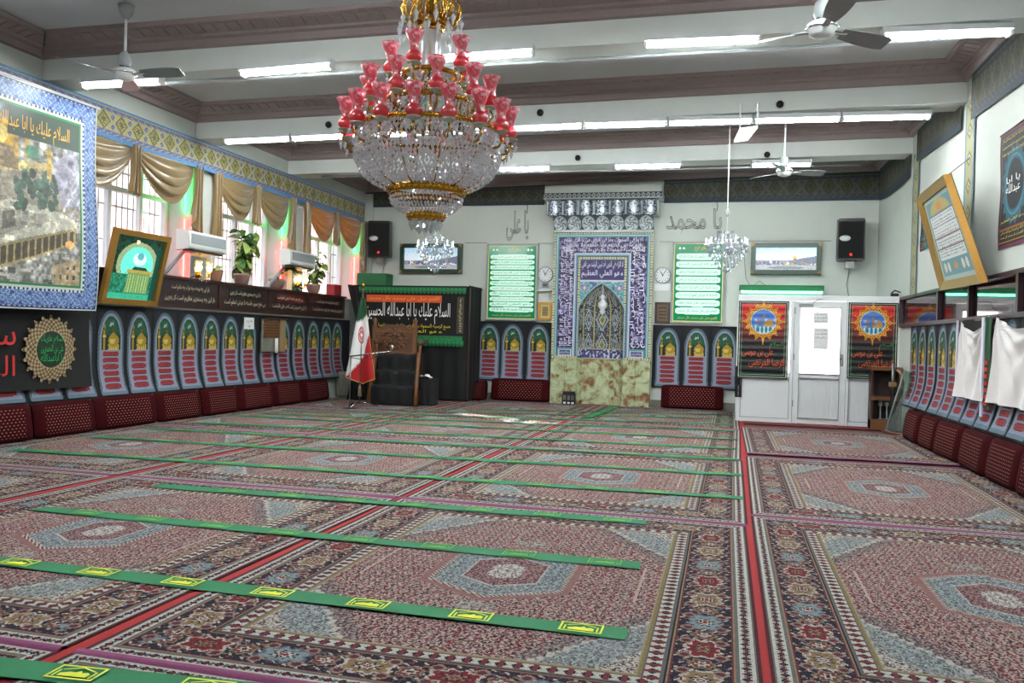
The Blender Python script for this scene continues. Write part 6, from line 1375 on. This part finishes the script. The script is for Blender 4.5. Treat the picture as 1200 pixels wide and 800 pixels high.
# unseen rows added over and behind the camera to brighten the chandelier
for i, nm in ((1, 'beam over the camera'), (2, 'beam the huge chandelier hangs from')):
    for k, x in enumerate((-4.6, -3.45, .3, 1.6)):
        y = bp(x, *BEAMS[i])+BW/2; fitting(np.array([x-.55, y, ZB(x-.55)-.10]), np.array([x+.55, y, ZB(x+.55)-.10]), 'added unseen fluorescent fitting on the %s, %s from the left' % (nm, od[k]))
# tilted white floodlight under the second row
c = [np.array(at(u, v, 'Y', y)) for u, v, y in ((867, 150, 11.0), (888, 147, 11.0), (876, 162, 10.75), (860, 164.5, 10.75))]; o = sum(c)/4; n = np.cross(c[1]-c[0], c[2]-c[0]); n = n/np.linalg.norm(n)*.03
t = thing('hanging_panel', 'small tilted white panel light hanging from the second row of tubes', 'light', tuple(o)); MB().add([p-o for p in c]+[p-o+n for p in c], [(0, 1, 2, 3), (7, 6, 5, 4), (0, 4, 5, 1), (1, 5, 6, 2), (2, 6, 7, 3), (3, 7, 4, 0)]).build('light_face', 'panel_white', t)
for p in (c[0], c[1]): MB().path([p-o, p-o+np.array([0, .0, ZB(p[0])-p[2]-.05]), p-o+np.array([0, .62, ZB(p[0])-p[2]-.012])], .012, 6).build('hanger', 'white_paint', t)
# dark sensors on the beam faces
for k, (u, v, i) in enumerate(((633, 132, 4), (914, 122, 4), (677, 185, 5), (899, 181, 5), (385, 146, 4))):
    y = 11; 
    for _ in range(5): q = at(u, v, 'Y', y); y = bp(q[0], *BEAMS[i])-.03
    o = MB().ball((0, 0, 0), .05, 10, 6).build('beam_sensor', 'dark_plastic', None, tuple(q)); tag(o, 'small dark round sensor on a beam face, %s' % ('left of the floodlight', 'right of the floodlight', 'above the niche', 'above the far fan', 'left of the big chandelier')[k], 'sensor')

# ------------------------------------------------------------------ ceiling fans
def fan(u, v, Y, a0, lab, R=.68):
    q = at(u, v, 'Y', Y); zt = ZB(q[0])+.46-q[2]; t = thing('ceiling_fan', lab, 'fan', tuple(q), (0, 0, a0))
    MB().path([(0, 0, .06), (0, 0, zt)], .014, 8).build('rod', 'white_paint', t); MB().lathe([(.02, zt-.16), (.07, zt-.10), (.085, zt-.01), (.06, zt)], 12).build('canopy', 'grey_plastic', t); MB().lathe([(.02, .26), (.06, .22), (.07, .14), (.05, .10)], 12).build('lower_canopy', 'grey_plastic', t)
    MB().lathe([(0, .08), (.085, .075), (.115, .055), (.12, .02), (.10, 0), (.095, -.025), (.05, -.045), (0, -.05)], 20).build('motor', 'white_paint', t); MB().lathe([(.119, .03), (.127, .025), (.119, .015)], 20).build('trim_ring', 'chrome', t)
    bm = MB(); n = 8; vs = []
    for i in range(n+1):
        f = i/n; x = .20+f*(R-.20); wd = .045+.035*f+.02*math.sin(f*PI); 
        if i == n: wd *= .7
        vs += [(x, -wd, .02+.022), (x, wd, .02-.022), (x, wd, .014-.022), (x, -wd, .014+.022)]
    fs = [(4*i+j, 4*i+(j+1) % 4, 4*i+4+(j+1) % 4, 4*i+4+j) for i in range(n) for j in range(4)]+[(0, 3, 2, 1), (4*n, 4*n+1, 4*n+2, 4*n+3)]
    me = bm.add(vs, fs).mesh('blade', 'fan_blade'); ar = MB().prism([(.10, .005), (.24, .012), (.24, .022), (.10, .02)], -.025, .025).mesh('blade_arm', 'steel')
    for k in range(3):
        b = inst('blade', me, t, None, k*2*PI/3); inst('blade_arm', ar, b)
fan(146, 89, 7.55, .05, 'ceiling fan in the near left corner in front of the first tube light')
fan(963, 37, 7.0, .68, 'white ceiling fan at the top right with one blade towards the camera', .70)
fan(919, 203, 12.9, .3, 'far white ceiling fan in front of the farthest row of lights', .6)

# ------------------------------------------------------------------ the big crystal chandelier
CY = 5.7
def zc(v): return float(at(503, v, 'Y', CY)[2])
CX = float(at(502.5, 130, 'Y', CY)[0]); PX = .00617
ch = thing('crystal_chandelier', 'huge brass and crystal chandelier with three tiers of red glass shades', 'chandelier', (CX, CY, 0))
def lathe(nm, prof, m, n=32, par=ch, **k): return MB().lathe(prof, n, **k).build(nm, m, par)
SHADE_B = MB().lathe([(.014, .0), (.034, .004), (.052, .022), (.055, .04), (.046, .062), (.034, .075)], 12).mesh('shade_bowl', 'shade_red')
SHADE_T = MB().lathe([(.034, .075), (.029, .095), (.031, .12), (.045, .16), (.060, .195), (.068, .213), (.063, .212), (.041, .162), (.027, .12), (.026, .095), (.030, .077)], 12, flute=.05, nf=6).mesh('shade_top', 'shade_pink')
CUP = MB().lathe([(0, -.03), (.012, -.028), (.02, -.012), (.048, -.006), (.052, .002), (.02, .006), (0, .006)], 10).mesh('candle_cup', 'cup_glass')
DROP = MB().gem((0, 0, -.0), .017, .062, 6, .30).gem((0, 0, .032), .008, .02, 4).mesh('crystal_drop', 'crystal')
DROP_S = MB().gem((0, 0, 0), .012, .044, 5, .3).mesh('crystal_drop', 'crystal')
ang = lambda k, n, o: 2*PI*(k+o)/n
def tier(n, R, zb_, r_in, z_in, off, drops):
    arm_me = MB().path([(r_in, 0, z_in), (r_in+(R-r_in)*.25, 0, z_in-.05), (r_in+(R-r_in)*.6, 0, zb_-.12), (R*.97, 0, zb_-.11), (R+.02, 0, zb_-.07), (R, 0, zb_-.03)], [.010, .010, .009, .009, .008, .008], 6).mesh('arm', 'brass')
    for k in range(n):
        a = ang(k, n, off); c = (R*math.cos(a), R*math.sin(a), zb_)
        s = inst('glass_shade', SHADE_B, ch, c); inst('shade_top', SHADE_T, s); inst('arm', arm_me, ch, None, a); inst('candle_cup', CUP, ch, (c[0], c[1], zb_-.005))
        for j in range(drops):
            b = 2*PI*j/drops+.5; inst('crystal_drop', DROP_S if j % 2 else DROP, ch, (c[0]+.045*math.cos(b), c[1]+.045*math.sin(b), zb_-.06-.05*(j % 2)))
z3, z2, z1 = zc(161), zc(125), zc(87)
tier(16, .59, z3, .40, z3-.01, .5, 4); tier(10, .45, z2, .26, z2-.02, .25, 3); tier(5, .285, z1, .10, z1-.05, .72, 3)
# body
lathe('centre_rod', [(.012, zc(150)), (.012, zc(-120))], 'brass', 8)
lathe('glass_column', [(.075, zc(88)), (.072, zc(60)), (.075, zc(36))], 'crystal', 16)
for v, r in ((88, .085), (36, .08)): lathe('column_ring', [(r*.5, zc(v)-.012), (r, zc(v)-.012), (r+.012, zc(v)), (r, zc(v)+.012), (r*.5, zc(v)+.012)], 'brass', 20)
def hoop(nm, r, v0, v1, m='brass', n=40): lathe(nm, [(r-.02, zc(v1)), (r, zc(v1)), (r+.008, (zc(v0)+zc(v1))/2), (r, zc(v0)), (r-.02, zc(v0))], m, n)
hoop('upper_hoop', .20, 86, 91); hoop('middle_hoop', .30, 118, 124); hoop('main_hoop', .50, 152, 157); hoop('lower_hoop', .278, 220, 229); hoop('bottom_hoop', .132, 249, 258)
# pierced ornament on the hoops
for r, v, n, s in ((.305, 121, 36, .012), (.505, 154.5, 60, .013), (.284, 224.5, 40, .010), (.138, 253.5, 20, .011)):
    mb = MB()
    for k in range(n): a = ang(k, n, 0); mb.ball((r*math.cos(a), r*math.sin(a), zc(v)), (s, s, s*1.3), 6, 4)
    tag(mb.build('pierced_ornament', 'brass', ch), kind='stuff')
for k in range(8):
    a = ang(k, 8, .5); b = ang(k+1, 8, .5); r = .30
    MB().box(-.006, .006, -.006, .006, zc(150), zc(122)).build('gallery_post', 'brass', ch, (r*math.cos(a), r*math.sin(a), 0), a)
    pa, pb_ = np.array([r*math.cos(a), r*math.sin(a)])*.985, np.array([r*math.cos(b), r*math.sin(b)])*.985
    d = pb_-pa; pa, pb_ = pa+d*.05, pb_-d*.05; nn = np.array([d[1], -d[0]])/np.linalg.norm(d)*.004
    MB().add([(*pa, zc(148)), (*pb_, zc(148)), (*pb_, zc(125)), (*pa, zc(125)), (*(pa-nn), zc(148)), (*(pb_-nn), zc(148)), (*(pb_-nn), zc(125)), (*(pa-nn), zc(125))], [(0, 1, 2, 3), (7, 6, 5, 4), (0, 4, 5, 1), (1, 5, 6, 2), (2, 6, 7, 3), (3, 7, 4, 0)]).build('mirror_panel', 'mirror', ch)
def beads(nm, prof, rows, gap, r, hgt, par=ch, seed=1, m='crystal'):
    """strings of cut beads following a profile (radius, height)"""
    rr = random.Random(seed); mb = MB(); rad = [p[0] for p in prof]; hz = [p[1] for p in prof]; L = [0]
    for i in range(1, len(prof)): L.append(L[-1]+math.hypot(rad[i]-rad[i-1], hz[i]-hz[i-1]))
    for j in range(rows):
        s = L[-1]*(j+.5)/rows; R_ = float(np.interp(s, L, rad)); Z_ = float(np.interp(s, L, hz)); n = max(6, int(2*PI*R_/gap))
        for k in range(n):
            a = ang(k, n, .5*(j % 2)); mb.gem((R_*math.cos(a)+rr.uniform(-.003, .003), R_*math.sin(a)+rr.uniform(-.003, .003), Z_+rr.uniform(-.004, .004)), r*rr.uniform(.8, 1.2), hgt*rr.uniform(.85, 1.15), 5, .5, rr.random()*3)
    return tag(mb.build(nm, m, par), kind='stuff')
beads('bowl_beads', [(.50, zc(157)), (.525, zc(172)), (.525, zc(188)), (.47, zc(205)), (.39, zc(215)), (.29, zc(221))], 15, .029, .0125, .040)
beads('bowl_beads_inner', [(.40, zc(150)), (.44, zc(170)), (.42, zc(190)), (.33, zc(208)), (.24, zc(220))], 9, .042, .012, .042, seed=5)
beads('lower_bowl_beads', [(.262, zc(231)), (.255, zc(238)), (.215, zc(245)), (.135, zc(251))], 6, .024, .010, .030, seed=2)
beads('gallery_beads', [(.30, zc(124)), (.36, zc(136)), (.48, zc(151))], 5, .036, .010, .034, seed=3)
beads('upper_beads', [(.08, zc(88)), (.16, zc(97)), (.24, zc(108)), (.29, zc(118))], 6, .034, .010, .034, seed=4)
for k in range(12): a = ang(k, 12, 0); inst('crystal_drop', DROP, ch, (.105*math.cos(a), .105*math.sin(a), zc(262)), None, (1.5, 1.5, 1.3))
for k in range(6): a = ang(k, 6, 0); inst('crystal_drop', DROP, ch, (.05*math.cos(a), .05*math.sin(a), zc(266)), None, (1.5, 1.5, 1.3))
for k in range(12):
    a = ang(k, 12, 0); pts = [(.50, zc(157)), (.53, zc(188)), (.39, zc(215)), (.275, zc(224))]; MB().path([(r*math.cos(a)*.985, r*math.sin(a)*.985, z) for r, z in pts], .006, 5).build('bowl_rib', 'brass', ch)
# brass crown at the top with curled leaves and long drops
for k in range(10):
    a = ang(k, 10, .3); pts = [(.05, zc(26)), (.14, zc(30)), (.20, zc(22)), (.215, zc(8)), (.17, zc(-2)), (.13, zc(4)), (.15, zc(10))]
    MB().path([(r*math.cos(a), r*math.sin(a), z) for r, z in pts], [.008, .010, .012, .011, .009, .007, .006], 6).build('crown_scroll', 'brass', ch)
    MB().path([(r*math.cos(a+.2), r*math.sin(a+.2), z) for r, z in [(.08, zc(24)), (.12, zc(6)), (.10, zc(-14)), (.05, zc(-30))]], .008, 6).build('crown_scroll', 'brass', ch)
    for q, (r, v) in enumerate(((.22, 28), (.15, 38), (.23, 40))):
        inst('crystal_drop', DROP, ch, (r*math.cos(a+q*.2), r*math.sin(a+q*.2), zc(v)), None, (1.1, 1.1, 1.5))
lathe('crown_hub', [(.02, zc(34)), (.06, zc(31)), (.09, zc(25)), (.05, zc(20)), (.03, zc(0)), (.02, zc(-40))], 'brass', 16)
for k in range(6):
    a = ang(k, 6, .1); MB().path([(.09*math.cos(a), .09*math.sin(a), zc(24)), (.05*math.cos(a), .05*math.sin(a), zc(-30)), (.012, 0, zc(-80))], .004, 4).build('chain', 'brass', ch)
# ------------------------------------------------------------------ two small crystal chandeliers
def small_chandelier(u, vc, vb, Y, lab, wpx):
    q = at(u, vc, 'Y', Y); s = float(np.linalg.norm(q-np.array([0, 0, CAM_H])))/FOCAL; R = wpx/2*s; t = thing('small_chandelier', lab, 'chandelier', tuple(q)); zt = ZB(q[0])+.46-q[2]; zb_ = -(vb-vc)*s; k_ = R/.33
    MB().path([(0, 0, .05), (0, 0, zt)], .008, 6).build('rod', 'white_plastic', t); MB().lathe([(.01, .56), (.035, .50), (.02, .45), (.0, .43)], 10).build('rod_cup', 'grey_plastic', t); MB().lathe([(.0, .22), (.035, .18), (.02, .08), (.05, 0), (.03, -.10), (.0, -.14)], 12).build('stem', 'crystal_pale', t)
    arm = MB().path([(.03, 0, -.04), (.14*k_, 0, -.10), (.26*k_, 0, -.05), (.30*k_, 0, .02)], .009, 6).mesh('arm', 'crystal_pale'); can = MB().lathe([(0, 0), (.035, .004), (.03, .015), (.012, .02), (.012, .10), (0, .105)], 8).mesh('candle', 'white_plastic'); br = MB().gem((0, 0, 0), .018, .07, 5, .3).mesh('crystal_drop', 'crystal_pale')
    for k in range(10):
        a = ang(k, 10, .2); inst('arm', arm, t, None, a); inst('candle', can, t, (.30*k_*math.cos(a), .30*k_*math.sin(a), .02)); inst('crystal_drop', br, t, (.30*k_*math.cos(a), .30*k_*math.sin(a), -.06))
    beads('bead_strings', [(.06, .24), (.20*k_, .10), (.30*k_, -.02), (.24*k_, -.14), (.14*k_, -.28*k_), (.03, zb_*.92)], 11, .055, .017, .06, t, 7, 'crystal_pale')
    inst('crystal_drop', br, t, (0, 0, zb_+.05), None, (1.3, 1.3, 1.3))
small_chandelier(851.5, 289, 320, 12.7, 'small crystal chandelier on a long rod in front of the glowing green board', 50)
small_chandelier(510, 291, 321, 12.7, 'small crystal chandelier hanging below the huge one', 46)
